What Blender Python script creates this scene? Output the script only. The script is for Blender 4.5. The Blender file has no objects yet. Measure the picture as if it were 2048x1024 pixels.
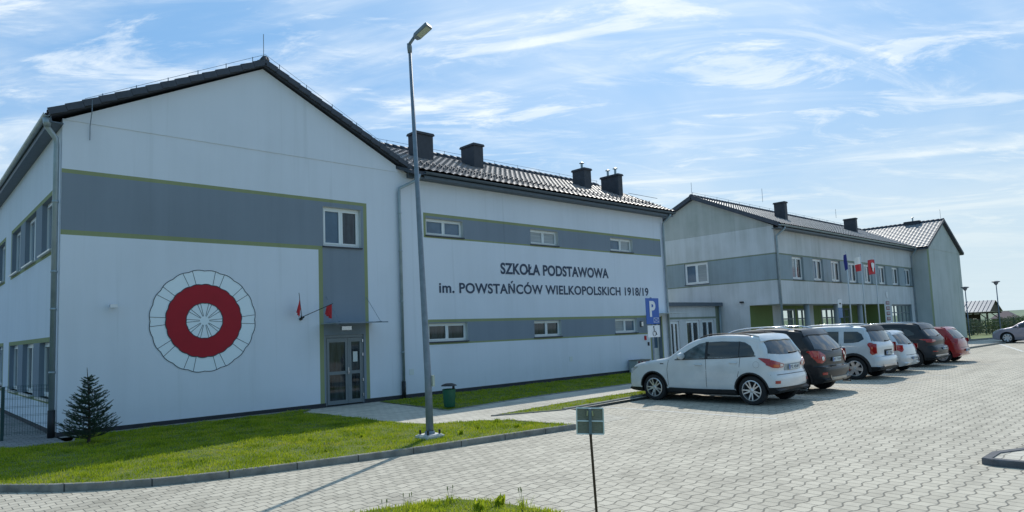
import bpy, bmesh, math, random
import numpy as np
from mathutils import Vector, Matrix
random.seed(7); np.random.seed(7)
PI = math.pi
scene = bpy.context.scene
COL = scene.collection
# ---------------------------------------------------------------- camera
cam_d = bpy.data.cameras.new('camera'); cam = bpy.data.objects.new('camera', cam_d); COL.objects.link(cam)
f_px, pitch, roll, yaw, cy = 1339.28, 0.0864831, -0.0399542, 0.751804, 549.867
fw = Vector((math.sin(yaw)*math.cos(pitch), math.cos(yaw)*math.cos(pitch), math.sin(pitch)))
r0 = Vector((math.cos(yaw), -math.sin(yaw), 0)); u0 = r0.cross(fw)
rr = math.cos(roll)*r0 + math.sin(roll)*u0; uu = -math.sin(roll)*r0 + math.cos(roll)*u0
M = Matrix((rr, uu, -fw)).transposed().to_4x4(); M.translation = Vector((0, 0, 2.0))
cam.matrix_world = M
cam_d.sensor_width = 36; cam_d.lens = f_px/2048*36; cam_d.shift_y = (cy-512)/2048
cam_d.clip_start = 0.1; cam_d.clip_end = 6000
scene.camera = cam
scene.render.resolution_x = 1024; scene.render.resolution_y = 512
# ---------------------------------------------------------------- sky, sun, exposure
SUN_EL = math.radians(42.5); SUN_AZ = math.radians(58.3)      # azimuth from +Y towards +X
world = bpy.data.worlds.new('World'); scene.world = world; world.use_nodes = True
nt = world.node_tree; nt.nodes.clear()
def N(t, typ, **kw):
    n = t.nodes.new(typ)
    for k, v in kw.items():
        if k.startswith('i_'):
            key = k[2:]; key = int(key) if key.isdigit() else key.replace('_', ' ')
            n.inputs[key].default_value = v
        else: setattr(n, k, v)
    return n
def ramp(t, pts, interp='LINEAR'):
    n = t.nodes.new('ShaderNodeValToRGB'); cr = n.color_ramp; cr.interpolation = interp
    while len(cr.elements) < len(pts): cr.elements.new(.5)
    for e, (p, c) in zip(cr.elements, pts):
        e.position = p; e.color = c if isinstance(c, tuple) else (c, c, c, 1)
    return n
sky = N(nt, 'ShaderNodeTexSky', sky_type='NISHITA', sun_disc=False, sun_elevation=SUN_EL, sun_rotation=SUN_AZ,
        altitude=100, air_density=1.0, dust_density=1.2, ozone_density=1.3)
tc = N(nt, 'ShaderNodeTexCoord')
sep = N(nt, 'ShaderNodeSeparateXYZ'); nt.links.new(tc.outputs['Generated'], sep.inputs[0])
# project the direction onto a cloud layer: (x, y) / (z + .12)
zz = N(nt, 'ShaderNodeMath', operation='ADD', i_1=0.13); nt.links.new(sep.outputs['Z'], zz.inputs[0])
zm = N(nt, 'ShaderNodeMath', operation='MAXIMUM', i_1=0.02); nt.links.new(zz.outputs[0], zm.inputs[0])
dx = N(nt, 'ShaderNodeMath', operation='DIVIDE'); nt.links.new(sep.outputs['X'], dx.inputs[0]); nt.links.new(zm.outputs[0], dx.inputs[1])
dy = N(nt, 'ShaderNodeMath', operation='DIVIDE'); nt.links.new(sep.outputs['Y'], dy.inputs[0]); nt.links.new(zm.outputs[0], dy.inputs[1])
cmb = N(nt, 'ShaderNodeCombineXYZ'); nt.links.new(dx.outputs[0], cmb.inputs[0]); nt.links.new(dy.outputs[0], cmb.inputs[1])
def cloudlayer(rot, scl, nscale, detail, rough, dist, lo, hi, seed):
    mr = N(nt, 'ShaderNodeMapping'); mr.inputs['Rotation'].default_value = (0, 0, rot); nt.links.new(cmb.outputs[0], mr.inputs[0])
    mp = N(nt, 'ShaderNodeMapping'); mp.inputs['Scale'].default_value = scl
    mp.inputs['Location'].default_value = (seed, seed*1.7, 0)
    nt.links.new(mr.outputs[0], mp.inputs[0])
    no = N(nt, 'ShaderNodeTexNoise', i_Scale=nscale, i_Detail=detail, i_Roughness=rough, i_Distortion=dist)
    nt.links.new(mp.outputs[0], no.inputs['Vector'])
    rp = ramp(nt, [(lo, 0.0), (hi, 1.0)], 'EASE'); nt.links.new(no.outputs['Fac'], rp.inputs[0])
    return rp
L1 = cloudlayer(math.radians(56), (0.34, 1.15, 1), 1.5, 10, .60, 1.2, .46, .70, 3.1)     # long cirrus streaks
L2 = cloudlayer(math.radians(36), (0.60, 1.4, 1), 2.6, 10, .66, 1.6, .50, .74, 9.4)      # finer wisps
L3 = cloudlayer(math.radians(10), (0.8, 1.2, 1), 0.75, 5, .55, .8, .36, .66, 5.5)         # broad veil
L4 = cloudlayer(math.radians(48), (0.7, 1.7, 1), 2.3, 13, .66, .7, .54, .66, 21.3)       # a few denser puffs
mx1 = N(nt, 'ShaderNodeMath', operation='MULTIPLY'); nt.links.new(L1.outputs[0], mx1.inputs[0]); nt.links.new(L3.outputs[0], mx1.inputs[1])
a1 = N(nt, 'ShaderNodeMath', operation='MULTIPLY_ADD', i_1=.75, i_2=0.0); nt.links.new(mx1.outputs[0], a1.inputs[0])
a2 = N(nt, 'ShaderNodeMath', operation='MULTIPLY_ADD', i_1=.42); nt.links.new(L2.outputs[0], a2.inputs[0]); nt.links.new(a1.outputs[0], a2.inputs[2])
a4 = N(nt, 'ShaderNodeMath', operation='MULTIPLY_ADD', i_1=.55); nt.links.new(L4.outputs[0], a4.inputs[0]); nt.links.new(a2.outputs[0], a4.inputs[2])
a5 = N(nt, 'ShaderNodeMath', operation='MULTIPLY_ADD', i_1=.30); nt.links.new(L1.outputs[0], a5.inputs[0]); nt.links.new(a4.outputs[0], a5.inputs[2])
a3 = N(nt, 'ShaderNodeMath', operation='MULTIPLY_ADD', i_1=.34); nt.links.new(L3.outputs[0], a3.inputs[0]); nt.links.new(a5.outputs[0], a3.inputs[2])
cl = N(nt, 'ShaderNodeMath', operation='MINIMUM', i_1=.95); nt.links.new(a3.outputs[0], cl.inputs[0])
SKYMIX = N(nt, 'ShaderNodeMix', data_type='RGBA'); 
nt.links.new(cl.outputs[0], SKYMIX.inputs[0]); 
tint = N(nt, 'ShaderNodeMix', data_type='RGBA', blend_type='MULTIPLY'); tint.inputs[0].default_value = 1
nt.links.new(sky.outputs[0], tint.inputs[6]); tint.inputs[7].default_value = (0.86, 1.02, 1.10, 1)
base = N(nt, 'ShaderNodeMix', data_type='RGBA'); base.inputs[0].default_value = .72; nt.links.new(tint.outputs[2], base.inputs[6]); base.inputs[7].default_value = (2.55, 5.35, 9.3, 1)
nt.links.new(base.outputs[2], SKYMIX.inputs[6]); SKYMIX.inputs[7].default_value = (9.3, 10.2, 10.9, 1)
# the sky deepens away from the sun
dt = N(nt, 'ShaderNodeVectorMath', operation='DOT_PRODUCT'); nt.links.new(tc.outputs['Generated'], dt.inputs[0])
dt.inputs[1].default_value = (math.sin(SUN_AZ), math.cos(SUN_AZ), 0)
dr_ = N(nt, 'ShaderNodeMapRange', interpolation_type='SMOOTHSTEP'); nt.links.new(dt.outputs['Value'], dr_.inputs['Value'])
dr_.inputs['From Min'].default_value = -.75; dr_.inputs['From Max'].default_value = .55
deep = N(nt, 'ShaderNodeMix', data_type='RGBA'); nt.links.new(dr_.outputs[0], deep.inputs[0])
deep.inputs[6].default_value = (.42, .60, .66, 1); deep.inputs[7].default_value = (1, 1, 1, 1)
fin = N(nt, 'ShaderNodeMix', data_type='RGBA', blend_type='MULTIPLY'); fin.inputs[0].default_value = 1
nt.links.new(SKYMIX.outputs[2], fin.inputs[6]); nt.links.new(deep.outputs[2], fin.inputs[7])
# pale band above the horizon
hz = N(nt, 'ShaderNodeMapRange', interpolation_type='SMOOTHSTEP'); nt.links.new(sep.outputs['Z'], hz.inputs['Value'])
hz.inputs['From Min'].default_value = .0; hz.inputs['From Max'].default_value = .36; hz.inputs['To Min'].default_value = .95; hz.inputs['To Max'].default_value = 0
hm = N(nt, 'ShaderNodeMath', operation='MULTIPLY'); nt.links.new(hz.outputs[0], hm.inputs[0]); nt.links.new(dr_.outputs[0], hm.inputs[1])
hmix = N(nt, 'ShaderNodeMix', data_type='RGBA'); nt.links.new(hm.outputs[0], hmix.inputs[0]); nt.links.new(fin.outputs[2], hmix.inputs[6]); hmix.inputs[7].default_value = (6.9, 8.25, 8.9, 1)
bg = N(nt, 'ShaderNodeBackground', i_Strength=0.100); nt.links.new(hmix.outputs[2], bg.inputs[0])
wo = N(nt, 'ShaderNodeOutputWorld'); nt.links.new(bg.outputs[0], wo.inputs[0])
sun_d = bpy.data.lights.new('sun', 'SUN'); sun_d.energy = 3.6; sun_d.angle = math.radians(.55); sun_d.color = (1, .955, .87)
sun = bpy.data.objects.new('sun', sun_d); COL.objects.link(sun)
sv = Vector((math.sin(SUN_AZ)*math.cos(SUN_EL), math.cos(SUN_AZ)*math.cos(SUN_EL), math.sin(SUN_EL)))
sun.rotation_euler = sv.to_track_quat('Z', 'Y').to_euler(); sun.location = (30, 20, 40)
scene.view_settings.view_transform = 'Standard'; scene.view_settings.look = 'None'
scene.view_settings.exposure = 0.0; scene.view_settings.gamma = 1
scene.render.engine = 'CYCLES'

# ---------------------------------------------------------------- materials
def mat(name, col, rough=.6, metal=0.0, noise=0.0, nscale=6.0, bump=0.0, bscale=60.0, coat=0.0, spec=.5, stretch=(1, 1, 1), col2=None, detail=5):
    m = bpy.data.materials.new(name); m.use_nodes = True; t = m.node_tree
    b = t.nodes['Principled BSDF']; b.inputs['Roughness'].default_value = rough; b.inputs['Metallic'].default_value = metal
    b.inputs['Specular IOR Level'].default_value = spec
    if coat: b.inputs['Coat Weight'].default_value = coat; b.inputs['Coat Roughness'].default_value = .04
    c = (col[0], col[1], col[2], 1)
    tcn = N(t, 'ShaderNodeTexCoord'); mp = N(t, 'ShaderNodeMapping'); mp.inputs['Scale'].default_value = stretch
    t.links.new(tcn.outputs['Object'], mp.inputs[0])
    if noise or col2:
        no = N(t, 'ShaderNodeTexNoise', i_Scale=nscale, i_Detail=detail, i_Roughness=.6); t.links.new(mp.outputs[0], no.inputs['Vector'])
        if col2 is None: col2 = tuple(x*(1-noise) for x in col)
        rp = ramp(t, [(.32, (col2[0], col2[1], col2[2], 1)), (.68, c)]); t.links.new(no.outputs['Fac'], rp.inputs[0])
        t.links.new(rp.outputs[0], b.inputs['Base Color'])
    else: b.inputs['Base Color'].default_value = c
    if bump:
        n2 = N(t, 'ShaderNodeTexNoise', i_Scale=bscale, i_Detail=4); t.links.new(tcn.outputs['Object'], n2.inputs['Vector'])
        bp = N(t, 'ShaderNodeBump', i_Strength=bump, i_Distance=.01); t.links.new(n2.outputs['Fac'], bp.inputs['Height'])
        t.links.new(bp.outputs[0], b.inputs['Normal'])
    return m
def plaster(name, col, dirt, amount, streak=True):
    """painted render: fine grain, faint patches, rain streaks running down from the top"""
    m = bpy.data.materials.new(name); m.use_nodes = True; t = m.node_tree; b = t.nodes['Principled BSDF']
    b.inputs['Roughness'].default_value = .85; b.inputs['Specular IOR Level'].default_value = .2
    g = N(t, 'ShaderNodeTexCoord')
    m1 = N(t, 'ShaderNodeMapping'); m1.inputs['Scale'].default_value = (1.3, 1.3, .10); t.links.new(g.outputs['Object'], m1.inputs[0])
    n1 = N(t, 'ShaderNodeTexNoise', i_Scale=1.6, i_Detail=8, i_Roughness=.65); t.links.new(m1.outputs[0], n1.inputs['Vector'])
    n2 = N(t, 'ShaderNodeTexNoise', i_Scale=.45, i_Detail=5, i_Roughness=.55); t.links.new(g.outputs['Object'], n2.inputs['Vector'])
    mul = N(t, 'ShaderNodeMath', operation='MULTIPLY'); t.links.new(n1.outputs['Fac'], mul.inputs[0]); t.links.new(n2.outputs['Fac'], mul.inputs[1])
    rp = ramp(t, [(.17, 0.0), (.40, amount)]); t.links.new(mul.outputs[0], rp.inputs[0])
    sz = N(t, 'ShaderNodeSeparateXYZ'); t.links.new(g.outputs['Object'], sz.inputs[0])
    hh = N(t, 'ShaderNodeMapRange'); hh.inputs['From Min'].default_value = .05; hh.inputs['From Max'].default_value = .75; hh.inputs['To Min'].default_value = .8; hh.inputs['To Max'].default_value = 0; t.links.new(sz.outputs['Z'], hh.inputs['Value'])
    n4 = N(t, 'ShaderNodeTexNoise', i_Scale=3.0, i_Detail=8, i_Roughness=.7); t.links.new(g.outputs['Object'], n4.inputs['Vector'])
    sp_ = N(t, 'ShaderNodeMath', operation='MULTIPLY'); t.links.new(hh.outputs[0], sp_.inputs[0]); t.links.new(n4.outputs['Fac'], sp_.inputs[1])
    m5_ = N(t, 'ShaderNodeMapping'); m5_.inputs['Scale'].default_value = (3.2, 3.2, .12); t.links.new(g.outputs['Object'], m5_.inputs[0])
    n6 = N(t, 'ShaderNodeTexNoise', i_Scale=1.5, i_Detail=4, i_Roughness=.5); t.links.new(m5_.outputs[0], n6.inputs['Vector'])
    r6 = ramp(t, [(.62, 0.0), (.78, .45)]); t.links.new(n6.outputs['Fac'], r6.inputs[0])
    s1_ = N(t, 'ShaderNodeMath', operation='ADD'); t.links.new(rp.outputs[0], s1_.inputs[0]); t.links.new(sp_.outputs[0], s1_.inputs[1])
    s2b = N(t, 'ShaderNodeMath', operation='ADD', use_clamp=True); t.links.new(s1_.outputs[0], s2b.inputs[0]); t.links.new(r6.outputs[0], s2b.inputs[1])
    mx = N(t, 'ShaderNodeMix', data_type='RGBA'); t.links.new(s2b.outputs[0], mx.inputs[0])
    mx.inputs[6].default_value = (*col, 1); mx.inputs[7].default_value = (*dirt, 1)
    t.links.new(mx.outputs[2], b.inputs['Base Color'])
    n3 = N(t, 'ShaderNodeTexNoise', i_Scale=90, i_Detail=2); t.links.new(g.outputs['Object'], n3.inputs['Vector'])
    bp = N(t, 'ShaderNodeBump', i_Strength=.25, i_Distance=.01); t.links.new(n3.outputs['Fac'], bp.inputs['Height'])
    t.links.new(bp.outputs[0], b.inputs['Normal'])
    return m
def paving(name, base, alt, joint, du, dv, ang=0.0, zig=.028, jw=.035):
    """interlocking concrete blocks: wavy rows along u, straight ends, per-block tone"""
    m = bpy.data.materials.new(name); m.use_nodes = True; t = m.node_tree; b = t.nodes['Principled BSDF']
    b.inputs['Roughness'].default_value = .8; b.inputs['Specular IOR Level'].default_value = .25
    g = N(t, 'ShaderNodeTexCoord'); mp = N(t, 'ShaderNodeMapping'); mp.inputs['Rotation'].default_value = (0, 0, ang)
    t.links.new(g.outputs['Object'], mp.inputs[0])
    s = N(t, 'ShaderNodeSeparateXYZ'); t.links.new(mp.outputs[0], s.inputs[0])
    def mth(op, a, bb=None, c=None):
        n = N(t, 'ShaderNodeMath', operation=op)
        for i, v in enumerate((a, bb, c)):
            if v is None: continue
            if isinstance(v, (int, float)): n.inputs[i].default_value = v
            else: t.links.new(v, n.inputs[i])
        return n.outputs[0]
    U = mth('DIVIDE', s.outputs['X'], du); V = mth('DIVIDE', s.outputs['Y'], dv)
    # trapezoid wave along u
    tri = mth('PINGPONG', mth('ADD', mth('MULTIPLY', U, .5), 0.25), .5)                    # 0..0.5
    tr = mth('MULTIPLY', mth('SUBTRACT', tri, .25), 6.5)
    trz = mth('MINIMUM', mth('MAXIMUM', tr, -1.0), 1.0)
    V2 = mth('ADD', V, mth('MULTIPLY', trz, zig/dv))
    row = mth('FLOOR', V2); fv = mth('FRACT', V2)
    U2 = mth('ADD', U, mth('MULTIPLY', mth('MODULO', row, 2.0), .5))
    fu = mth('FRACT', U2); colid = mth('FLOOR', U2)
    ev = mth('MULTIPLY', mth('MINIMUM', fv, mth('SUBTRACT', 1.0, fv)), dv)
    eu = mth('MULTIPLY', mth('MINIMUM', fu, mth('SUBTRACT', 1.0, fu)), du)
    e = mth('MINIMUM', ev, mth('MULTIPLY', eu, 1.6))
    jm = N(t, 'ShaderNodeMapRange'); jm.inputs['From Min'].default_value = jw*.10; jm.inputs['From Max'].default_value = jw*.42
    t.links.new(e, jm.inputs['Value'])
    cb = N(t, 'ShaderNodeCombineXYZ'); t.links.new(colid, cb.inputs[0]); t.links.new(row, cb.inputs[1])
    wn = N(t, 'ShaderNodeTexWhiteNoise', noise_dimensions='3D'); t.links.new(cb.outputs[0], wn.inputs['Vector'])
    big = N(t, 'ShaderNodeTexNoise', i_Scale=.35, i_Detail=6, i_Roughness=.6); t.links.new(g.outputs['Object'], big.inputs['Vector'])
    fine = N(t, 'ShaderNodeTexNoise', i_Scale=35, i_Detail=4, i_Roughness=.7); t.links.new(g.outputs['Object'], fine.inputs['Vector'])
    f1 = mth('ADD', mth('MULTIPLY', wn.outputs['Value'], .40), mth('ADD', mth('MULTIPLY', big.outputs['Fac'], .9), mth('MULTIPLY', fine.outputs['Fac'], .5)))
    rp = ramp(t, [(.55, (*alt, 1)), (1.25 if False else 1.0, (*base, 1))]); t.links.new(mth('SUBTRACT', f1, .05), rp.inputs[0])
    mx = N(t, 'ShaderNodeMix', data_type='RGBA'); t.links.new(jm.outputs[0], mx.inputs[0])
    mx.inputs[6].default_value = (*joint, 1); t.links.new(rp.outputs[0], mx.inputs[7])
    st = N(t, 'ShaderNodeTexNoise', i_Scale=.9, i_Detail=10, i_Roughness=.72, i_Distortion=.6); t.links.new(g.outputs['Object'], st.inputs['Vector'])
    sr = ramp(t, [(.30, .74), (.46, 1.0)]); t.links.new(st.outputs['Fac'], sr.inputs[0])
    m2_ = N(t, 'ShaderNodeMapping'); m2_.inputs['Scale'].default_value = (.25, 2.2, 1); m2_.inputs['Rotation'].default_value = (0, 0, .25); t.links.new(g.outputs['Object'], m2_.inputs[0])
    tk = N(t, 'ShaderNodeTexNoise', i_Scale=.8, i_Detail=5, i_Roughness=.6); t.links.new(m2_.outputs[0], tk.inputs['Vector'])
    tr2 = ramp(t, [(.36, .86), (.50, 1.0)]); t.links.new(tk.outputs['Fac'], tr2.inputs[0])
    sm2 = N(t, 'ShaderNodeMix', data_type='RGBA', blend_type='MULTIPLY'); sm2.inputs[0].default_value = 1; t.links.new(mx.outputs[2], sm2.inputs[6]); t.links.new(sr.outputs[0], sm2.inputs[7])
    sm3 = N(t, 'ShaderNodeMix', data_type='RGBA', blend_type='MULTIPLY'); sm3.inputs[0].default_value = 1; t.links.new(sm2.outputs[2], sm3.inputs[6]); t.links.new(tr2.outputs[0], sm3.inputs[7])
    t.links.new(sm3.outputs[2], b.inputs['Base Color'])
    bp = N(t, 'ShaderNodeBump', i_Strength=.9, i_Distance=.008); t.links.new(jm.outputs[0], bp.inputs['Height']); t.links.new(bp.outputs[0], b.inputs['Normal'])
    return m
WHITE = plaster('white_render', (.75, .78, .86), (.62, .65, .71), .40)
WHITE2 = plaster('weathered_white_render', (.66, .665, .68), (.47, .48, .47), .85)
GABLE2 = plaster('weathered_gable_render', (.50, .51, .49), (.34, .36, .33), .95)
GREY = plaster('grey_render', (.245, .285, .34), (.20, .23, .27), .5)
GREY2 = plaster('weathered_grey_render', (.34, .40, .44), (.24, .28, .29), .8)
OLIVE = plaster('olive_render', (.30, .33, .18), (.24, .27, .14), .5)
OLIVE2 = plaster('weathered_olive_render', (.25, .28, .21), (.18, .21, .16), .8)
GREENW = plaster('green_recess_render', (.18, .23, .085), (.13, .17, .065), .4)
PLINTH = mat('dark_plinth', (.035, .037, .045), .8, noise=.3, bump=.3)
REVEAL = mat('pale_reveal', (.62, .64, .64), .8)
PVC = mat('white_window_frame', (.80, .82, .83), .35)
ALU = mat('grey_aluminium_frame', (.17, .20, .22), .4, .3)
SILL = mat('dark_metal_sill', (.05, .055, .07), .5, .3)
SILLW = mat('pale_metal_sill', (.6, .6, .58), .4, .3)
def glassmat(name, col, rough=.04, n=.5, spec=.5):
    m = mat(name, col, rough, noise=n, nscale=1.6, spec=spec); return m
GLASS = mat('dark_window_glass', (.045, .060, .070), .04, noise=.85, nscale=2.2, stretch=(4, 4, .7), spec=.6)
GLASS_S = glassmat('sky_toned_blind_glass', (.11, .18, .26), .06, .3)  # blinds plus the reflected sky, its blue put into the pane colour
GLASS_C = mat('pale_blind_behind_glass', (.36, .40, .42), .10, noise=.3, nscale=3, stretch=(.3, .3, 9))
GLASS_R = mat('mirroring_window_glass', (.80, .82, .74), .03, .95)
TILE = mat('glazed_roof_tile', (.27, .255, .27), .52, noise=.35, nscale=9, spec=1.0)
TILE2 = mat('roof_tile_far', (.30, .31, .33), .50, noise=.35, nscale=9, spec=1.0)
VERGE = mat('verge_tile', (.060, .070, .095), .6, noise=.3)
ZINC = mat('zinc_gutter', (.36, .43, .47), .40, .35, noise=.25, nscale=3)
ZINCD = mat('dark_gutter', (.105, .135, .17), .5, .2, noise=.2)
CHIM = mat('chimney_cladding', (.055, .058, .072), .7, noise=.25, nscale=5, bump=.2, bscale=30)
BLACK = mat('black_plastic', (.012, .013, .016), .55)
RUBBER = mat('tyre_rubber', (.018, .018, .02), .85)
RIM = mat('alloy_rim', (.62, .63, .66), .3, .85)
CHROME = mat('chrome', (.8, .8, .82), .12, 1)
CGLASS = mat('car_glass', (.012, .018, .022), .03, spec=.9)
CGLASS2 = mat('car_glass_clear', (.10, .15, .17), .04, noise=.75, nscale=5, spec=.9)
REDL = mat('red_lamp_glass', (.42, .012, .012), .12, noise=.35, nscale=20, coat=.8)
ORANGE = mat('orange_lamp_glass', (.55, .10, .02), .12, coat=.8)
CLEARL = mat('clear_lamp_glass', (.62, .62, .64), .1, .4, coat=.8)
PLATE = mat('plate_white', (.62, .66, .66), .5)
LETTER = mat('letter_dark', (.035, .055, .10), .6)
LETTER2 = mat('letter_faded', (.085, .11, .16), .6)
CONC = mat('kerb_concrete', (.27, .265, .24), .9, noise=.45, nscale=5, bump=.4)
def kerb_joints(m):
    t = m.node_tree; b = t.nodes['Principled BSDF']; src = b.inputs['Base Color'].links[0].from_socket
    tcn = N(t, 'ShaderNodeTexCoord'); s = N(t, 'ShaderNodeSeparateXYZ'); t.links.new(tcn.outputs['Object'], s.inputs[0])
    a = N(t, 'ShaderNodeMath', operation='FRACT'); t.links.new(s.outputs['X'], a.inputs[0])
    g = N(t, 'ShaderNodeMath', operation='LESS_THAN', i_1=.018); t.links.new(a.outputs[0], g.inputs[0])
    mx = N(t, 'ShaderNodeMix', data_type='RGBA'); t.links.new(g.outputs[0], mx.inputs[0]); t.links.new(src, mx.inputs[6]); mx.inputs[7].default_value = (.05, .05, .045, 1)
    t.links.new(mx.outputs[2], b.inputs['Base Color'])
kerb_joints(CONC)
STEEL = mat('galvanised_steel', (.20, .255, .32), .5, .15, noise=.25, nscale=8)
RUST = mat('rusty_steel', (.15, .085, .06), .8, .2, noise=.5, nscale=25)
RED = mat('flag_red', (.55, .02, .03), .7); FWHITE = mat('flag_white', (.8, .8, .8), .7); FBLUE = mat('flag_blue', (.02, .03, .22), .7)
CRED = mat('cockade_red', (.42, .006, .020), .7, noise=.12, nscale=2)
CLINE = mat('cockade_line', (.035, .05, .07), .7)
CWHITE = mat('cockade_white', (.84, .91, .97), .8)
BLUE = mat('sign_blue', (.012, .10, .42), .4)
BIN = mat('bin_green', (.006, .11, .055), .5, noise=.2)
WOOD = mat('pavilion_wood', (.10, .075, .05), .8, noise=.4)
LAWNG = mat('lawn_ground', (.14, .16, .014), .95, nscale=2.5, col2=(.050, .095, .008), bump=1, bscale=40, detail=9)
FIELD = mat('field_ground', (.13, .19, .06), .95, nscale=.02, col2=(.17, .17, .07), detail=8)
HILL = mat('hill_ground', (.16, .22, .12), .95, nscale=.01, col2=(.10, .15, .10), detail=8)
PAVE = paving('parking_paving', (.535, .49, .40), (.41, .375, .305), (.20, .185, .155), .187, .19, zig=.024)
PATHM = paving('footpath_paving', (.56, .52, .44), (.45, .42, .35), (.28, .26, .22), .22, .20, zig=.012, jw=.028)
YARDM = paving('yard_paving', (.24, .25, .25), (.17, .18, .18), (.07, .08, .08), .22, .20)
LINEM = mat('white_paver_line', (.66, .65, .61), .8, noise=.3, nscale=12)

# ---------------------------------------------------------------- mesh helpers
class MB:
    def __init__(s): s.v = []; s.f = []; s.m = []
    def add(s, vs, fs, mi=0):
        o = len(s.v); s.v += [tuple(v) for v in vs]; s.f += [tuple(i+o for i in f) for f in fs]; s.m += [mi]*len(fs)
    def quad(s, a, b, c, d, mi=0): s.add([a, b, c, d], [(0, 1, 2, 3)], mi)
    def poly(s, pts, mi=0): s.add(pts, [tuple(range(len(pts)))], mi)
    def box(s, a, b, mi=0):
        x0, y0, z0 = a; x1, y1, z1 = b
        s.add([(x0,y0,z0),(x1,y0,z0),(x1,y1,z0),(x0,y1,z0),(x0,y0,z1),(x1,y0,z1),(x1,y1,z1),(x0,y1,z1)],
              [(0,3,2,1),(4,5,6,7),(0,1,5,4),(1,2,6,5),(2,3,7,6),(3,0,4,7)], mi)
    def beam(s, p, q, w, h, up=(0, 0, 1), mi=0):
        p = Vector(p); q = Vector(q); d = (q-p).normalized(); u = Vector(up)
        r = d.cross(u); r = (r if r.length > 1e-4 else d.cross(Vector((1, 0, 0)))).normalized(); u = r.cross(d)
        c = [(-1, -1), (1, -1), (1, 1), (-1, 1)]
        s.add([o + r*w/2*a + u*h/2*b for o in (p, q) for a, b in c],
              [(0,1,2,3),(7,6,5,4),(0,4,5,1),(1,5,6,2),(2,6,7,3),(3,7,4,0)], mi)
    def tube(s, pts, rad, n=10, mi=0, cap=True):
        pts = [Vector(p) for p in pts]; rad = rad if isinstance(rad, (list, tuple)) else [rad]*len(pts)
        vs = []; prev = None
        for i, p in enumerate(pts):
            d = (pts[min(i+1, len(pts)-1)]-pts[max(i-1, 0)]).normalized()
            if prev is None: prev = d.orthogonal().normalized()
            a = (prev - d*prev.dot(d)).normalized(); prev = a; b = d.cross(a)
            vs += [p + (a*math.cos(2*PI*k/n)+b*math.sin(2*PI*k/n))*rad[i] for k in range(n)]
        fs = [(i*n+k, i*n+(k+1) % n, (i+1)*n+(k+1) % n, (i+1)*n+k) for i in range(len(pts)-1) for k in range(n)]
        if cap: fs += [tuple(reversed(range(n))), tuple((len(pts)-1)*n+k for k in range(n))]
        s.add(vs, fs, mi)
    def lathe(s, prof, c=(0, 0, 0), n=20, axis='Z', mi=0):
        vs = []
        for r, h in prof:
            for k in range(n):
                a = 2*PI*k/n; x, y = r*math.cos(a), r*math.sin(a)
                p = (x, y, h) if axis == 'Z' else (h, x, y)
                vs.append((p[0]+c[0], p[1]+c[1], p[2]+c[2]))
        fs = [(i*n+k, i*n+(k+1) % n, (i+1)*n+(k+1) % n, (i+1)*n+k) for i in range(len(prof)-1) for k in range(n)]
        s.add(vs, fs, mi)
    def prism(s, pts, off, mi=0):
        """pts: closed 3d polygon; off: extrusion vector"""
        n = len(pts); off = Vector(off); a = [Vector(p) for p in pts]; b = [p+off for p in a]
        s.add(a+b, [tuple(range(n)), tuple(reversed(range(n, 2*n)))] + [(i, i+n, (i+1) % n+n, (i+1) % n) for i in range(n)], mi)
    def build(s, name, mats, parent=None, smooth=False, loc=(0, 0, 0), fix=True):
        me = bpy.data.meshes.new(name); me.from_pydata(s.v, [], s.f)
        mats = mats if isinstance(mats, (list, tuple)) else [mats]
        for m in mats: me.materials.append(m)
        if len(mats) > 1: me.polygons.foreach_set('material_index', s.m)
        if fix:
            bm = bmesh.new(); bm.from_mesh(me); bmesh.ops.recalc_face_normals(bm, faces=bm.faces); bm.to_mesh(me); bm.free()
        if smooth: me.polygons.foreach_set('use_smooth', [True]*len(me.polygons))
        me.update()
        o = bpy.data.objects.new(name, me); COL.objects.link(o); o.location = loc
        if parent is not None: o.parent = parent
        return o
def tag(o, label=None, cat=None, group=None, kind=None):
    if label: o['label'] = label
    if cat: o['category'] = cat
    if group: o['group'] = group
    if kind: o['kind'] = kind
    return o
def thing(name, label, cat, loc=(0, 0, 0), rz=0, group=None):
    o = bpy.data.objects.new(name, None); COL.objects.link(o); o.location = loc; o.rotation_euler = (0, 0, rz)
    o.empty_display_size = .2
    return tag(o, label, cat, group)
def struct(o): o['kind'] = 'structure'; return o
def smooth_angle(o, ang=35):
    me = o.data
    me.polygons.foreach_set('use_smooth', [True]*len(me.polygons))
    bm = bmesh.new(); bm.from_mesh(me)
    for e in bm.edges:
        if len(e.link_faces) == 2 and e.calc_face_angle(0) > math.radians(ang): e.smooth = False
    bm.to_mesh(me); bm.free(); return o
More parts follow.
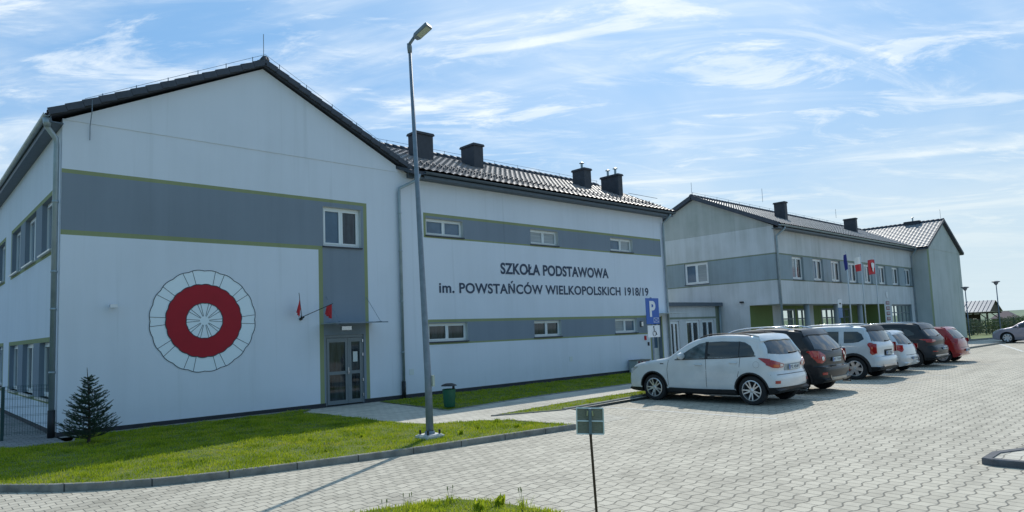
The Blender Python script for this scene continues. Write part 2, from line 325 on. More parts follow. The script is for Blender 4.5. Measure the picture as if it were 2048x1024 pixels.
def text_mesh(name, body, mt, parent, x0, x1, z0, z1, y, ref=None, bold=0.0, space=1.0, thick=.006, ymap=None):
    """writing fitted to the box x0..x1, with the cap height z0..z1 of `ref`"""
    cu = bpy.data.curves.new(name, 'FONT'); cu.body = body; cu.size = 1; cu.offset = bold; cu.space_character = space; cu.extrude = .001
    o = bpy.data.objects.new(name, cu); COL.objects.link(o); bpy.context.view_layer.update()
    me = bpy.data.meshes.new_from_object(o.evaluated_get(bpy.context.evaluated_depsgraph_get()))
    COL.objects.unlink(o); bpy.data.objects.remove(o)
    n = len(me.vertices); co = np.zeros(n*3); me.vertices.foreach_get('co', co); co = co.reshape(-1, 3)
    caph = .70
    X = x0 + (co[:, 0]-co[:, 0].min())/(co[:, 0].max()-co[:, 0].min())*(x1-x0)
    Z = z0 + co[:, 1]/caph*(z1-z0); Y = y - (co[:, 2]/.001)*thick/2
    me.vertices.foreach_set('co', np.stack([X, Y, Z], 1).ravel()); me.materials.clear(); me.materials.append(mt); me.update()
    me.name = name
    o = bpy.data.objects.new(name, me); COL.objects.link(o)
    if parent is not None: o.parent = parent
    return o

# ---------------------------------------------------------------- ground
def sheet(name, pts, z, m, holes=None):
    mb = MB(); mb.poly([(x, y, z) if not callable(z) else (x, y, z(x, y)) for x, y in pts]); o = mb.build(name, m, fix=False)
    if o.data.polygons[0].normal.z < 0: o.data.flip_normals()
    bm = bmesh.new(); bm.from_mesh(o.data); bmesh.ops.triangulate(bm, faces=bm.faces); bm.to_mesh(o.data); bm.free()
    return struct(o)
LOT = -.10
sheet('ground', [(-900, -900), (2500, -900), (2500, 1800), (-900, 1800)], -.16, FIELD)
sheet('parking_lot', [(-14, -20), (61, -20), (61, 11.35), (37.2, 11.9), (37.2, 12.15), (12.9, 12.0), (12.85, 10.0), (10.8, 10.0), (8, 11), (2, 14), (-.2, 21), (-14, 21)], LOT, PAVE)
sheet('road', [(61, -40), (75, -40), (75, 11.2), (61, 11.2)], LOT-.004, mat('asphalt', (.17, .17, .17), .85, noise=.25, nscale=4))
KERB = [(-.9, 22), (-.75, 17.8), (.2, 14.9), (1.32, 12.98), (1.85, 12.30), (2.39, 11.80), (3.06, 11.36), (3.78, 11.06), (4.74, 10.78), (6.82, 10.30), (7.78, 10.18), (8.44, 10.10), (10.83, 9.77)]
LAWN = KERB + [(10.62, 11.68), (10.24, 12.24), (9.69, 12.50), (9.25, 12.85), (8.98, 13.5), (8.90, 14.28), (8.87, 17.5), (8.6, 18.15), (9.2, 18.75), (3.3, 18.72), (3.1, 17.75), (2.2, 17.75), (1.7, 18.5), (1.6, 22)]
lawn_z = lambda x, y: -.008
sheet('lawn', LAWN, -.008, LAWNG)
sheet('footpath', [(8.5, 19.03), (8.5, 12.0), (10.6, 11.55), (12.95, 11.6), (13.0, 11.9), (20, 12.2), (37.2, 12.2), (37.2, 17.0), (62.5, 17.0), (62.5, 25), (28.0, 25.0), (28.0, 19.03)], -.03, PATHM)
sheet('grass_verge_by_parking', [(11.1, 12.70), (12.9, 11.98), (16.4, 12.22), (37.0, 12.3), (37.0, 13.1), (14.6, 13.12)], -.014, LAWNG)
sheet('grass_strip_under_facade', [(11.47, 17.5), (11.2, 14.75), (13, 15.0), (15.3, 15.25), (27.6, 15.3), (27.6, 18.85), (11.6, 18.85)], -.014, LAWNG)
mb = MB(); mb.quad((10.62, 11.62, -.022), (12.9, 11.62, -.022), (12.9, 9.9, LOT+.004), (10.85, 9.9, LOT+.004)); struct(mb.build('ramp', PATHM))
sheet('yard', [(-14, 17.9), (1.62, 17.9), (2.2, 17.8), (2.98, 17.8), (2.98, 60), (-14, 60)], -.02, YARDM)
sheet('wall_border', [(3.0, 18.73), (9.2, 18.76), (9.2, 19.02), (3.0, 19.02)], -.004, CONC)
ISL = [(-6, 12.0), (1.2, 8.4), (4.15, 7.42), (5.1, 7.10), (5.38, 6.98), (5.60, 6.45), (5.70, 5.75), (5.9, 3.5), (5.2, -6), (-6, -6)]
sheet('grass_island', ISL, LOT+.02, LAWNG)
ISR = [(11.42, 2.44), (13.9, 1.7), (12.5, -5.0), (10.6, -4.6)]
def kerb(name, pts, z0, z1, w, side=1, m=CONC, bevel=.012):
    """a kerb of real section following pts; side: +1 grows to the left of the walk"""
    mb = MB(); P = [Vector((x, y, 0)) for x, y in pts]; ring = []
    for i, p in enumerate(P):
        d = (P[min(i+1, len(P)-1)]-P[max(i-1, 0)]).normalized(); n = Vector((-d.y, d.x, 0))*side
        a, b = p, p+n*w
        ring.append([(a.x, a.y, z0), (a.x, a.y, z1-bevel), (a.x+n.x*bevel, a.y+n.y*bevel, z1), (b.x, b.y, z1), (b.x, b.y, z0)])
    for i in range(len(ring)-1):
        for k in range(4): mb.quad(ring[i][k], ring[i+1][k], ring[i+1][k+1], ring[i][k+1])
    mb.poly(ring[0]); mb.poly(ring[-1])
    return struct(mb.build(name, m))
kerb('kerb', KERB, -.2, .012, .09)
kerb('kerb', [(10.84, 9.80), (10.70, 10.7), (10.62, 11.68)], -.2, .008, .07)
kerb('kerb', [(12.86, 11.95), (14.34, 12.03), (16.47, 12.17), (24, 12.2), (37.2, 12.2)], -.2, .012, .10)
kerb('edging', [(12.86, 11.95), (11.05, 12.72)], -.2, -.004, .05)
kerb('edging', [(11.0, 12.74), (14.6, 13.14), (37.0, 13.14)], -.2, -.006, .05, -1)
kerb('edging', [(11.50, 17.5), (11.2, 14.72), (13, 14.97), (15.3, 15.22), (27.6, 15.27)], -.2, -.006, .05)
kerb('edging', [(2.15, 17.72), (3.1, 17.72), (3.32, 18.70), (9.2, 18.72)], -.2, .012, .06)
kerb('kerb', [(11.26, -6), (11.26, 2.45), (11.33, 2.60), (11.90, 2.60), (12.6, 2.28), (15, 1.2)], -.2, -.005, .12, -1, m=mat('shaded_kerb_concrete', (.13, .135, .15), .9, noise=.4, nscale=6, bump=.4))  # kerb concrete darkened here, so the shade on its near face is in the colour
sheet('planting_bed', [(11.35, -6), (11.35, 2.5), (11.9, 2.5), (12.55, 2.2), (15, 1.1), (15, -6)], -.02, PATHM)
# white paver lines between the parking bays
mb = MB()
for x in (14.3, 18.8, 22.0, 24.3, 27.3, 30.4, 33.9):
    mb.quad((x-.05, 7.0, LOT+.004), (x+.05, 7.0, LOT+.004), (x+.05, 12.0, LOT+.004), (x-.05, 12.0, LOT+.004))
struct(mb.build('bay_line', LINEM))
mb = MB(); mb.quad((45, 7.85, LOT+.004), (45, 8.0, LOT+.004), (56.5, 11.35, LOT+.004), (56.4, 11.1, LOT+.004)); struct(mb.build('road_line', LINEM))

# ---------------------------------------------------------------- walls with openings
def wall(mb, O, U, n, u0, u1, z0, z1, holes, matf, depth=.22, cuts_u=(), cuts_z=()):
    """vertical wall in the plane through O along U (outward normal n); matf(u,z) -> material index; holes: (u0,u1,z0,z1)"""
    O, U, n = Vector(O), Vector(U), Vector(n)
    us = sorted(set([u0, u1] + [h[0] for h in holes] + [h[1] for h in holes] + [c for c in cuts_u if u0 < c < u1]))
    zs = sorted(set([z0, z1] + [h[2] for h in holes] + [h[3] for h in holes] + [c for c in cuts_z if z0 < c < z1]))
    P = lambda u, z, d=0: O + U*u + Vector((0, 0, z)) - n*d
    for a, b in zip(us, us[1:]):
        for c, d in zip(zs, zs[1:]):
            mu, mz = (a+b)/2, (c+d)/2
            if any(h[0] < mu < h[1] and h[2] < mz < h[3] for h in holes): continue
            mb.quad(P(a, c), P(b, c), P(b, d), P(a, d), matf(mu, mz))
    for h in holes:
        a, b, c, d = h[:4]; mr = len(h) > 4 and h[4] or matf(b+.02, (c+d)/2); dd = h[5] if len(h) > 5 else depth
        mb.quad(P(a, c), P(a, d), P(a, d, dd), P(a, c, dd), mr); mb.quad(P(b, c), P(b, d), P(b, d, dd), P(b, c, dd), mr)
        mb.quad(P(a, d), P(b, d), P(b, d, dd), P(a, d, dd), mr); mb.quad(P(a, c), P(b, c), P(b, c, dd), P(a, c, dd), mr)
def window(parent, O, U, n, u0, u1, z0, z1, cols=2, glass=GLASS, frame=PVC, fw=.065, depth=.20, sill=SILL, transom=None, mats=None, tilt=None, sproj=.05, label=None):
    """frame (part) > panes, sill"""
    O, U, n = Vector(O), Vector(U), Vector(n)
    P = lambda u, z, d=0: O + U*u + Vector((0, 0, z)) - n*d
    g = .004
    def bar(mb, a, b, c, d, d0, d1, mi=0):
        vs = [P(a, c, d0), P(b, c, d0), P(b, d, d0), P(a, d, d0), P(a, c, d1), P(b, c, d1), P(b, d, d1), P(a, d, d1)]
        mb.add(vs, [(0, 1, 2, 3), (7, 6, 5, 4), (0, 4, 5, 1), (1, 5, 6, 2), (2, 6, 7, 3), (3, 7, 4, 0)], mi)
    mb = MB(); a, b, c, d = u0+g, u1-g, z0+g, z1-g
    D0, D1 = depth-.075, depth+.005
    bar(mb, a, b, c, c+fw, D0, D1); bar(mb, a, b, d-fw, d, D0, D1)
    bar(mb, a, a+fw, c+fw, d-fw, D0, D1); bar(mb, b-fw, b, c+fw, d-fw, D0, D1)
    w = (b-a-2*fw)/cols; panes = []
    for i in range(cols):
        p0 = a+fw+w*i; p1 = p0+w
        if i: bar(mb, p0-.022, p0+.022, c+fw, d-fw, D0-.001, D1)
        # sash
        s = fw*.62; q0 = p0+(.022 if i else 0); q1 = p1-(.022 if i < cols-1 else 0); zl, zh = c+fw, d-fw
        for (A, B, C_, D_) in ((q0, q1, zl, zl+s), (q0, q1, zh-s, zh), (q0, q0+s, zl+s, zh-s), (q1-s, q1, zl+s, zh-s)):
            bar(mb, A, B, C_, D_, D0-.016, D1-.01)
        if transom: bar(mb, q0+s, q1-s, transom-.04, transom+.04, D0-.004, D1-.012)
        panes.append((q0+s, q1-s, zl+s, zh-s))
    fo = mb.build('window', frame, parent)
    if label: fo['label'] = label
    for i, (A, B, C_, D_) in enumerate(panes):
        pm = MB(); bar(pm, A, B, C_, D_, D0+.025, D0+.05); pm.build('pane', (mats[i] if mats else glass), fo)
    if sill:
        sm = MB(); bar(sm, a-.03, b+.03, c-.045, c-.004, -sproj, D0+.02); sm.build('sill', sill, fo)
    return fo

# tiled slope ------------------------------------------------------------
def tiles(name, parent, O, U, S, W, L, mt, amin=None, amax=None, period=.30, course=.36, amp=.030, samp=6):
    """pantile slope: O eave corner, U unit along the eave, S unit up the slope"""
    O, U, S = Vector(O), Vector(U).normalized(), Vector(S).normalized(); n = U.cross(S); n = n if n.z > 0 else -n
    na = int(W/period*samp); rows = int(L/course)+1; ss = []
    for r in range(rows): ss += [(r*course, 1.0), (min(L, (r+1)*course)-.004, 0.0)]
    a = np.linspace(0, W, na+1)
    wv = amp*(np.abs(np.sin(PI*a/period))**.7*1.35-.55)
    vs = []; fs = []
    for s, lift in ss:
        s = min(s, L)
        lo = amin(s) if amin else 0; hi = amax(s) if amax else W
        for i, ai in enumerate(a):
            aa = min(max(ai, lo), hi)
            p = O + U*aa + S*s + n*(wv[i] + .045*lift)
            vs.append(tuple(p))
    m = na+1
    for r in range(len(ss)-1):
        for i in range(na):
            q = (r*m+i, r*m+i+1, (r+1)*m+i+1, (r+1)*m+i)
            if (Vector(vs[q[0]])-Vector(vs[q[1]])).length < 1e-5 and (Vector(vs[q[3]])-Vector(vs[q[2]])).length < 1e-5: continue
            fs.append(q)
    mb = MB(); mb.add(vs, fs); o = mb.build(name, mt, parent, fix=False)
    if o.data.polygons[0].normal.dot(n) < 0: o.data.flip_normals()
    smooth_angle(o, 50); return o
def slab(mb, pts, t, mi=0):
    """roof deck under the tiles: polygon thickened downwards along z"""
    mb.prism(pts, (0, 0, -t), mi)
def ridge_caps(name, parent, p, q, mt, r=.11, step=.38):
    p, q = Vector(p), Vector(q); L = (q-p).length; d = (q-p)/L; mb = MB(); k = int(L/step)
    for i in range(k):
        a = p+d*(i*step); b = p+d*((i+1)*step+.03)
        mb.tube([a, b], [r*1.18, r*.92], 9)
    return mb.build(name, mt, parent, smooth=True)
def chimney(parent, x0, x1, y0, y1, zb, zt, pots=0):
    mb = MB(); mb.box((x0, y0, zb), (x1, y1, zt-.10))
    mb.box((x0-.05, y0-.05, zt-.10), (x1+.05, y1+.05, zt-.04)); mb.box((x0-.03, y0-.03, zt-.04), (x1+.03, y1+.03, zt))
    c = mb.build('chimney', CHIM, parent)
    if pots:
        for i in range(pots):
            yy = y0+(y1-y0)*(i+.6)/(pots+.3); pm = MB()
            pm.lathe([(.0, zt), (.06, zt), (.06, zt+.28), (.0, zt+.28)], ((x0+x1)/2, yy, 0), 12)
            pm.lathe([(.0, zt+.40), (.13, zt+.33), (.13, zt+.31), (0, zt+.31)], ((x0+x1)/2, yy, 0), 12)
            pm.build('chimney_pot', ZINC, c)
    return c
def gutter(parent, p, q, mt=ZINC, r=.085):
    p, q = Vector(p), Vector(q); d = (q-p).normalized(); n = Vector((-d.y, d.x, 0)); mb = MB(); vs = []; K = 9
    for o in (p, q):
        for k in range(K+1):
            a = PI + PI*k/K; vs.append(o + n*math.cos(a)*r + Vector((0, 0, math.sin(a)*r)))
        for k in range(K, -1, -1):
            a = PI + PI*k/K; vs.append(o + n*math.cos(a)*(r-.012) + Vector((0, 0, math.sin(a)*(r-.012))))
    m = 2*(K+1); mb.add(vs, [(k, (k+1) % m, m+(k+1) % m, m+k) for k in range(m)] + [tuple(range(m)), tuple(range(m, 2*m))])
    L = (q-p).length
    g = mb.build('gutter', mt, parent, smooth=True); smooth_angle(g, 60); return g
def downpipe(parent, pts, r=.055, mt=ZINC, rings=(), shoe=None):
    mb = MB(); mb.tube(pts, r, 12)
    o = mb.build('downpipe', mt, parent, smooth=True)
    for (x, y, z) in rings:
        b = MB(); b.tube([(x, y, z-.025), (x, y, z+.025)], r*1.18, 12); b.build('pipe_clamp', mt, o, smooth=True)
    if shoe:
        b = MB(); x, y, z0, z1 = shoe; b.tube([(x, y, z0), (x, y, z1)], r*1.25, 12); b.build('pipe_shoe', BLACK, o, smooth=True)
    return o

# ================================================================ building 1: gable wing and lettered facade
D = 19.03; XL = 2.98; XE = 28.25; EAVE = 7.68
school = thing('school_building', 'long white two-storey school front with lettering and a red ring on its gable', 'building', (15, D, 0))
def C_(o): return o
inv = school.matrix_world.copy()
class Par:  # parent with world coordinates kept
    pass
def keep(o, p): o.parent = p; o.matrix_parent_inverse = Matrix.Translation(p.location).inverted() if p.rotation_euler.z == 0 else (Matrix.Translation(p.location) @ Matrix.Rotation(p.rotation_euler.z, 4, 'Z')).inverted(); return o
_build = MB.build
LOCAL = set()      # things whose parts are built in their own coordinates
def build_keep(s, name, mats, parent=None, smooth=False, loc=(0, 0, 0), fix=True):
    o = _build(s, name, mats, None, smooth, loc, fix)
    if parent is not None:
        if parent.type == 'EMPTY' and parent.name not in LOCAL: keep(o, parent)
        else: o.parent = parent; 
        if parent.type != 'EMPTY': o.matrix_parent_inverse = Matrix.Identity(4)
    return o
MB.build = build_keep
holes = [(9.83, 11.16, 4.93, 6.18), (9.84, 11.18, -.02, 2.16, 6, .12)]
up = [(13.74, 15.42, 5.55, 6.16), (18.90, 20.52, 5.55, 6.16), (24.0, 25.66, 5.55, 6.16)]
lo = [(13.74, 15.48, 1.80, 2.45), (18.90, 20.48, 1.80, 2.45), (24.05, 25.68, 1.80, 2.45)]
up = [h+(4,) for h in up]; lo = [h+(4,) for h in lo]; holes[0] = holes[0]+(4,)
holes += up + lo + [(26.78, 27.62, .0, 2.50, 6, .3)]
def bm_mat(u, z):
    if u < 13.3:
        if z < .10: return 5
        if u < 11.38 and 6.32 < z < 6.42: return 2
        if u < 9.68 and 4.80 < z < 4.92: return 2
        if 11.26 < u < 11.38 and z < 6.42: return 2
        if 9.66 < u < 9.80 and z < 4.92: return 2
        if u < 11.26 and 4.92 < z < 6.32: return 1
        if 9.80 < u < 11.26 and z < 6.32: return 1
        return 0
    if z < .10: return 5
    for a, b, r in ((5.46, 6.34, 27.95), (1.70, 2.58, 26.7)):
        if 13.64 < u < r and a < z < b:
            if z > b-.10 or z < a+.06: return 2
            if u < 13.74: return 2
            return 1
    if 26.66 < u < 26.78 and z < 2.55: return 2
    if 27.62 < u < 27.72 and z < 2.55: return 2
    return 0
mb = MB()
wall(mb, (0, D, 0), (1, 0, 0), (0, -1, 0), XL, XE, -.06, EAVE-.02, holes, bm_mat, .22,
     (9.66, 9.68, 9.80, 11.26, 11.38, 13.3, 13.64, 13.74, 26.66, 26.7, 26.78, 27.72, 27.95), (.10, 1.70, 1.76, 2.48, 2.55, 2.58, 4.80, 4.92, 5.46, 5.52, 6.24, 6.32, 6.34, 6.42))
# gable triangle, proud of the wall below by 2 cm (the thin horizontal shadow line)
AX, AZ = 7.95, 10.12
mb.prism([(XL+.0, D-.02, EAVE-.05), (13.0, D-.02, EAVE-.05), (AX, D-.02, AZ)], (0, .2, 0), 0)
# left side wall (faces -X)
side = []
for y0, y1 in ((19.95, 21.75), (22.75, 24.75), (25.75, 27.6), (29.6, 31.3), (32.3, 34.1), (35.1, 36.9)):
    side += [(y0, y1, 4.56, 5.98), (y0, y1, .82, 2.24)]
def side_mat(u, z):
    blk = (19.6 < u < 27.9) or (29.3 < u < 37.2)
    if z < .10: return 5
    for a, b in ((4.44, 6.10), (.70, 2.36)):
        if blk and a < z < b: return 2 if (z > b-.12 or z < a+.10 or not ((19.75 < u < 27.75) or (29.45 < u < 37.05))) else 1
    return 0
wall(mb, (XL, 0, 0), (0, 1, 0), (-1, 0, 0), D, 42, -.06, EAVE-.02, side, side_mat, .22, (19.6, 19.75, 27.75, 27.9, 29.3, 29.45, 37.05, 37.2), (.10, .70, .80, 2.24, 2.36, 4.44, 4.54, 5.98, 6.10))
# right end wall and the rest of the shell
mb.quad((XE, D, -.06), (XE, 27.8, -.06), (XE, 27.8, EAVE), (XE, D, EAVE)); mb.poly([(XE, D, EAVE), (XE, 27.8, EAVE), (XE, 23.4, 9.75)])
mb.quad((XL, 42, -.06), (13, 42, -.06), (13, 42, EAVE), (XL, 42, EAVE)); mb.quad((13, 27.8, -.06), (XE, 27.8, -.06), (XE, 27.8, EAVE), (13, 27.8, EAVE)); mb.quad((13, 27.8, -.06), (13, 42, -.06), (13, 42, EAVE), (13, 27.8, EAVE))
mb.poly([(XL, 42, EAVE), (13, 42, EAVE), (AX, 42, AZ)])
mb.build('wall', [WHITE, GREY, OLIVE, GREY, REVEAL, PLINTH, GREY], school, fix=False)
# roofs
mb = MB()
for sx, xe in ((-1, 2.70), (1, 13.20)):
    mb.prism([(xe, D-.16, EAVE+.04), (AX, D-.16, AZ+.16), (AX, 42.3, AZ+.16), (xe, 42.3, EAVE+.04)], (0, 0, -.10))
RYm, RZm = 23.35, 9.86
mb.prism([(12.9, 18.62, EAVE-.0), (28.62, 18.62, EAVE-.0), (28.62, RYm, RZm), (8.6, RYm, RZm)], (0, 0, -.12))
mb.prism([(13.0, 28.1, EAVE-.0), (28.62, 28.1, EAVE-.0), (28.62, RYm, RZm), (8.6, RYm, RZm)], (0, 0, -.12))
deck = mb.build('roof', VERGE, school)
Lw = math.hypot(AX-2.68, AZ+.16-EAVE-.04)
tiles('roof_tiles', deck, (2.68, D-.20, EAVE+.05), (0, 1, 0), (AX-2.68, 0, AZ+.16-EAVE-.04), 23.2, Lw, TILE)
tiles('roof_tiles', deck, (13.22, D-.20, EAVE+.05), (0, 1, 0), (AX-13.22, 0, AZ+.16-EAVE-.04), 23.2, Lw, TILE)
Lm = math.hypot(RYm-18.60, RZm-EAVE)
sm_ = Vector((0, RYm-18.60, RZm-EAVE)).normalized()
tiles('roof_tiles', deck, (8.4, 18.60, EAVE+.05), (1, 0, 0), sm_, 20.27, Lm, TILE, amin=lambda s: max(0, 4.85-s*.96))
ridge_caps('ridge_tiles', deck, (AX, D-.22, AZ+.22), (AX, 42.3, AZ+.22), VERGE)
ridge_caps('ridge_tiles', deck, (8.8, RYm, RZm+.10), (28.65, RYm, RZm+.10), VERGE)
# stepped verge tiles along the gable rakes and the right end
mb = MB()
for sgn, xe in ((1, 2.66), (-1, 13.24)):
    P0 = Vector((xe, D-.23, EAVE+.03)); P1 = Vector((AX, D-.23, AZ+.16)); dd = P1-P0; k = 15
    for i in range(k):
        a = P0+dd*(i/k); b = P0+dd*((i+1)/k); a2 = a+Vector((0, 0, .055)); mb.beam(a2+Vector((0, 0, -.05)), b+Vector((0, 0, -.02)), .05, .16)
mb.build('verge', VERGE, deck)
mb = MB(); P0 = Vector((28.68, 18.60, EAVE+.0)); P1 = Vector((28.68, RYm, RZm+.04)); mb.beam(P0, P1, .05, .2); mb.build('verge', VERGE, deck)
mb = MB(); mb.box((13.45, 18.62, EAVE-.22), (28.6, 18.66, EAVE+.02)); mb.box((13.3, 18.66, EAVE-.22), (28.6, D, EAVE-.19))
mb.box((2.70, D-.15, EAVE-.20), (2.73, 42, EAVE+.0)); mb.box((2.73, D-.15, EAVE-.20), (XL, 42, EAVE-.17))
mb.box((12.98, D-.16, EAVE-.20), (13.22, D-.01, EAVE+.02))
mb.build('fascia', ZINCD, deck)
gutter(school, (13.42, 18.55, EAVE-.02), (28.62, 18.55, EAVE-.02), ZINCD)
gutter(school, (2.64, D-.18, EAVE-.0), (2.64, 42, EAVE-.0), r=.075)
# snow guards: small hooks in staggered rows low on the slope
n_ = Vector((0, -sm_.z, sm_.y))
for r in range(2, 5):
    mb = MB(); p0_ = Vector((13.6, 18.60, EAVE+.07))+sm_*(r*.36)+n_*.03; mb.beam(p0_, p0_+Vector((14.9, 0, 0)), .012, .012)
    for i in range(52):
        x = 13.6+i*.29+(r % 2)*.14
        if x > 28.5: continue
        p = Vector((x, 18.60, EAVE+.07))+sm_*(r*.36)+n_*.02; mb.beam(p, p+n_*.10-sm_*.02, .03, .045)
    mb.build('snow_guard', VERGE, deck)
# lightning conductor wires on ridge and rake
mb = MB(); mb.tube([(8.9, RYm, RZm+.34), (28.6, RYm, RZm+.34)], .008, 5)
for i in range(14):
    x = 9+i*1.5; mb.tube([(x, RYm, RZm+.12), (x, RYm, RZm+.36)], .01, 5)
mb.tube([(3.4, D-.22, EAVE+.50), (AX, D-.22, AZ+.38)], .006, 5); mb.tube([(AX, D-.22, AZ+.38), (13.1, D-.22, EAVE+.22)], .006, 5)
for i in range(6):
    t_ = (i+.5)/6
    for xe, e_ in ((3.4, .50), (13.1, .22)): x = xe+(AX-xe)*t_; z = EAVE+e_+(AZ+.38-EAVE-e_)*t_; mb.tube([(x, D-.22, z-.16), (x, D-.22, z+.02)], .012, 5)
mb.tube([(AX, D-.1, AZ+.3), (AX, D-.1, AZ+1.05)], .010, 6)
mb.tube([(3.55, D-.25, EAVE+.50), (3.55, D-.25, EAVE+.2), (3.55, D-.045, EAVE-.12), (3.55, D-.045, EAVE-.48)], .010, 6)
mb.tube([(26.2, 19.5, 8.55), (28.6, 19.5, 8.55)], .012, 6)
mb.build('lightning_conductor', STEEL, school)
chimney(school, 15.10, 15.91, 21.37, 21.94, 8.7, 10.14)
chimney(school, 18.22, 18.74, 21.57, 22.45, 8.7, 10.22)
chimney(school, 25.36, 25.88, 21.52, 22.31, 8.7, 10.14, 1)
chimney(school, 27.15, 27.50, 20.81, 21.93, 8.4, 9.93, 2)
# windows
FO, FU, FN = (0, D, 0), (1, 0, 0), (0, -1, 0)
window(school, FO, FU, FN, 9.83, 11.16, 4.93, 6.18, 2, mats=[GLASS_S, GLASS], fw=.075)
pm = MB(); pm.lathe([(0, 4.99), (.07, 4.99), (.095, 5.13), (0, 5.13)], (10.28, D+.30, 0), 10); pm.build('flower_pot', BLACK, school)
for k, h in enumerate(up): window(school, FO, FU, FN, *h[:4], cols=2, mats=[[GLASS_S, GLASS_S], [GLASS_C, GLASS_C], [GLASS_S, GLASS_C]][k], fw=.06)
for k, h in enumerate(lo): window(school, FO, FU, FN, *h[:4], cols=2, mats=[[GLASS, GLASS], [GLASS, GLASS], [GLASS_C, GLASS_S]][k], fw=.06)
for (y0, y1, z0, z1) in side: window(school, (XL, 0, 0), (0, 1, 0), (-1, 0, 0), y0, y1, z0, z1, 2, glass=GLASS_S if z0 > 3 else GLASS, sill=SILLW, fw=.07, sproj=.09)
# small blind boxes above the upper side windows
# entrance door
door = MB()
def vb(mb, a, b, c, d, y0, y1, mi=0): mb.box((a, y0, c), (b, y1, d), mi)
y0, y1 = D+.03, D+.10
vb(door, 9.845, 11.175, 2.07, 2.155, y0, y1); vb(door, 9.845, 9.90, .0, 2.07, y0, y1); vb(door, 11.12, 11.175, .0, 2.07, y0, y1)
for a, b in ((9.905, 10.60), (10.665, 11.11)):
    for c, d in ((.02, .14), (.93, 1.03), (1.93, 2.06)): vb(door, a, b, c, d, y0-.012, y1-.01)
    for aa, bb in ((a, a+.075), (b-.075, b)): vb(door, aa, bb, .14, .93, y0-.012, y1-.01); vb(door, aa, bb, 1.03, 1.93, y0-.012, y1-.01)
vb(door, 10.605, 10.66, .02, 2.06, y0-.016, y1-.012)
dr = door.build('door', ALU, school)
for a, b in ((9.98, 10.525), (10.74, 11.035)):
    for c, d in ((.14, .93), (1.03, 1.93)):
        g = MB(); vb(g, a, b, c, d, y0+.015, y0+.03); g.build('pane', GLASS, dr)
h = MB(); h.tube([(10.63, D-.0, 1.0), (10.63, D-.045, 1.0), (10.55, D-.045, 1.0)], .011, 8); h.box((10.615, D+.004, .93), (10.645, D+.015, 1.14)); h.build('handle', CHROME, dr)
for z in (.25, .72, 1.52, 1.95): h = MB(); h.box((11.12, D-.005, z-.045), (11.155, D+.02, z+.045)); h.build('hinge', RIM, dr)
h = MB(); h.box((10.80, D+.026, 1.30), (10.96, D+.032, 1.62)); h.build('notice', PLATE, dr)
# lamp box over the door, glass canopy
mb = MB(); mb.box((10.38, D-.07, 2.30), (10.72, D, 2.42)); mb.build('door_lamp', CLEARL, school)
mb = MB(); mb.box((9.70, D-.95, 2.50), (11.50, D-.02, 2.515)); cn = mb.build('canopy', mat('canopy_glass', (.30, .38, .40), .1, spec=.8), school)
mb = MB()
for x in (9.9, 11.3): mb.tube([(x, D-.85, 2.52), (x, D, 3.35)], .007, 6); mb.beam((x, D-.9, 2.53), (x, D, 2.53), .03, .02)
mb.box((9.70, D-.96, 2.49), (11.50, D-.95, 2.525)); mb.build('tie_rod', STEEL, cn)
# second door at the far end
mb = MB(); y0, y1 = D+.2, D+.27
for a, b in ((26.79, 26.87), (27.53, 27.61)): mb.box((a, y0, 0), (b, y1, 2.49))
mb.box((26.87, y0, 2.40), (27.53, y1, 2.49)); mb.box((26.87, y0, .02), (27.53, y1, 1.0)); 
d2 = mb.build('door', REVEAL, school); g = MB(); g.box((26.87, y0+.02, 1.0), (27.53, y0+.03, 2.40)); g.build('pane', GLASS_S, d2)
mb = MB(); mb.box((26.4, D-1.0, 2.63), (29.0, D-.02, 2.65)); mb.build('canopy', mat('canopy_glass_pale', (.5, .56, .58), .15), school)
# wall fittings
for x, z, w, hh in ((25.98, 2.18, .13, .20),):
    mb = MB(); mb.box((x-w/2-.03, D-.02, z-hh/2-.03), (x+w/2+.03, D, z+hh/2+.03), 1); mb.box((x-w/2, D-.09, z-hh/2), (x+w/2, D-.02, z+hh/2), 0); mb.build('wall_lamp', [CLEARL, BLACK], school)
mb = MB(); mb.box((26.18, D-.06, 1.42), (26.28, D, 1.62)); mb.build('alarm_box', RED, school)
mb = MB(); mb.box((26.42, D-.05, 1.15), (26.50, D, 1.32)); mb.build('intercom', BLACK, school)
for x, z in ((12.98, .83), (20.98, .82)):
    mb = MB(); mb.box((x-.09, D-.012, z-.10), (x+.09, D, z+.10)); mb.build('access_panel', mat('panel_%d' % int(x), (.70, .73, .72), .6), school)
mb = MB(); mb.tube([(4.14, D-.0, 3.07), (4.10, D-.16, 3.05)], .03, 8); mb.box((4.0, D-.24, 3.02), (4.16, D-.12, 3.10)); mb.build('camera', RIM, school)
cab = thing('utility_cabinet', 'low grey utility cabinet standing against the white facade behind the white SUV', 'cabinet', (25.3, D-.3, 0))
mb = MB(); mb.box((24.75, D-.55, .0), (25.75, D-.12, .52)); keep_o = mb.build('cabinet_body', mat('cabinet_grey', (.42, .45, .45), .6, noise=.2), cab)
mb = MB(); mb.box((24.72, D-.58, .521), (25.78, D-.10, .56)); mb.build('cabinet_lid', CONC, cab)
mb = MB()
for x in (24.80, 25.28): mb.box((x, D-.562, .05), (x+.42, D-.55, .40))
mb.build('cabinet_door', mat('cabinet_door_grey', (.50, .53, .52), .5), cab)
CABN = mat('cab_notice', (.18, .05, .08), .6)
for i, x in enumerate((24.85, 25.1, 25.34, 25.55)): mb = MB(); mb.box((x, D-.565, .42), (x+.13, D-.551, .50)); mb.build('notice', CABN, cab)
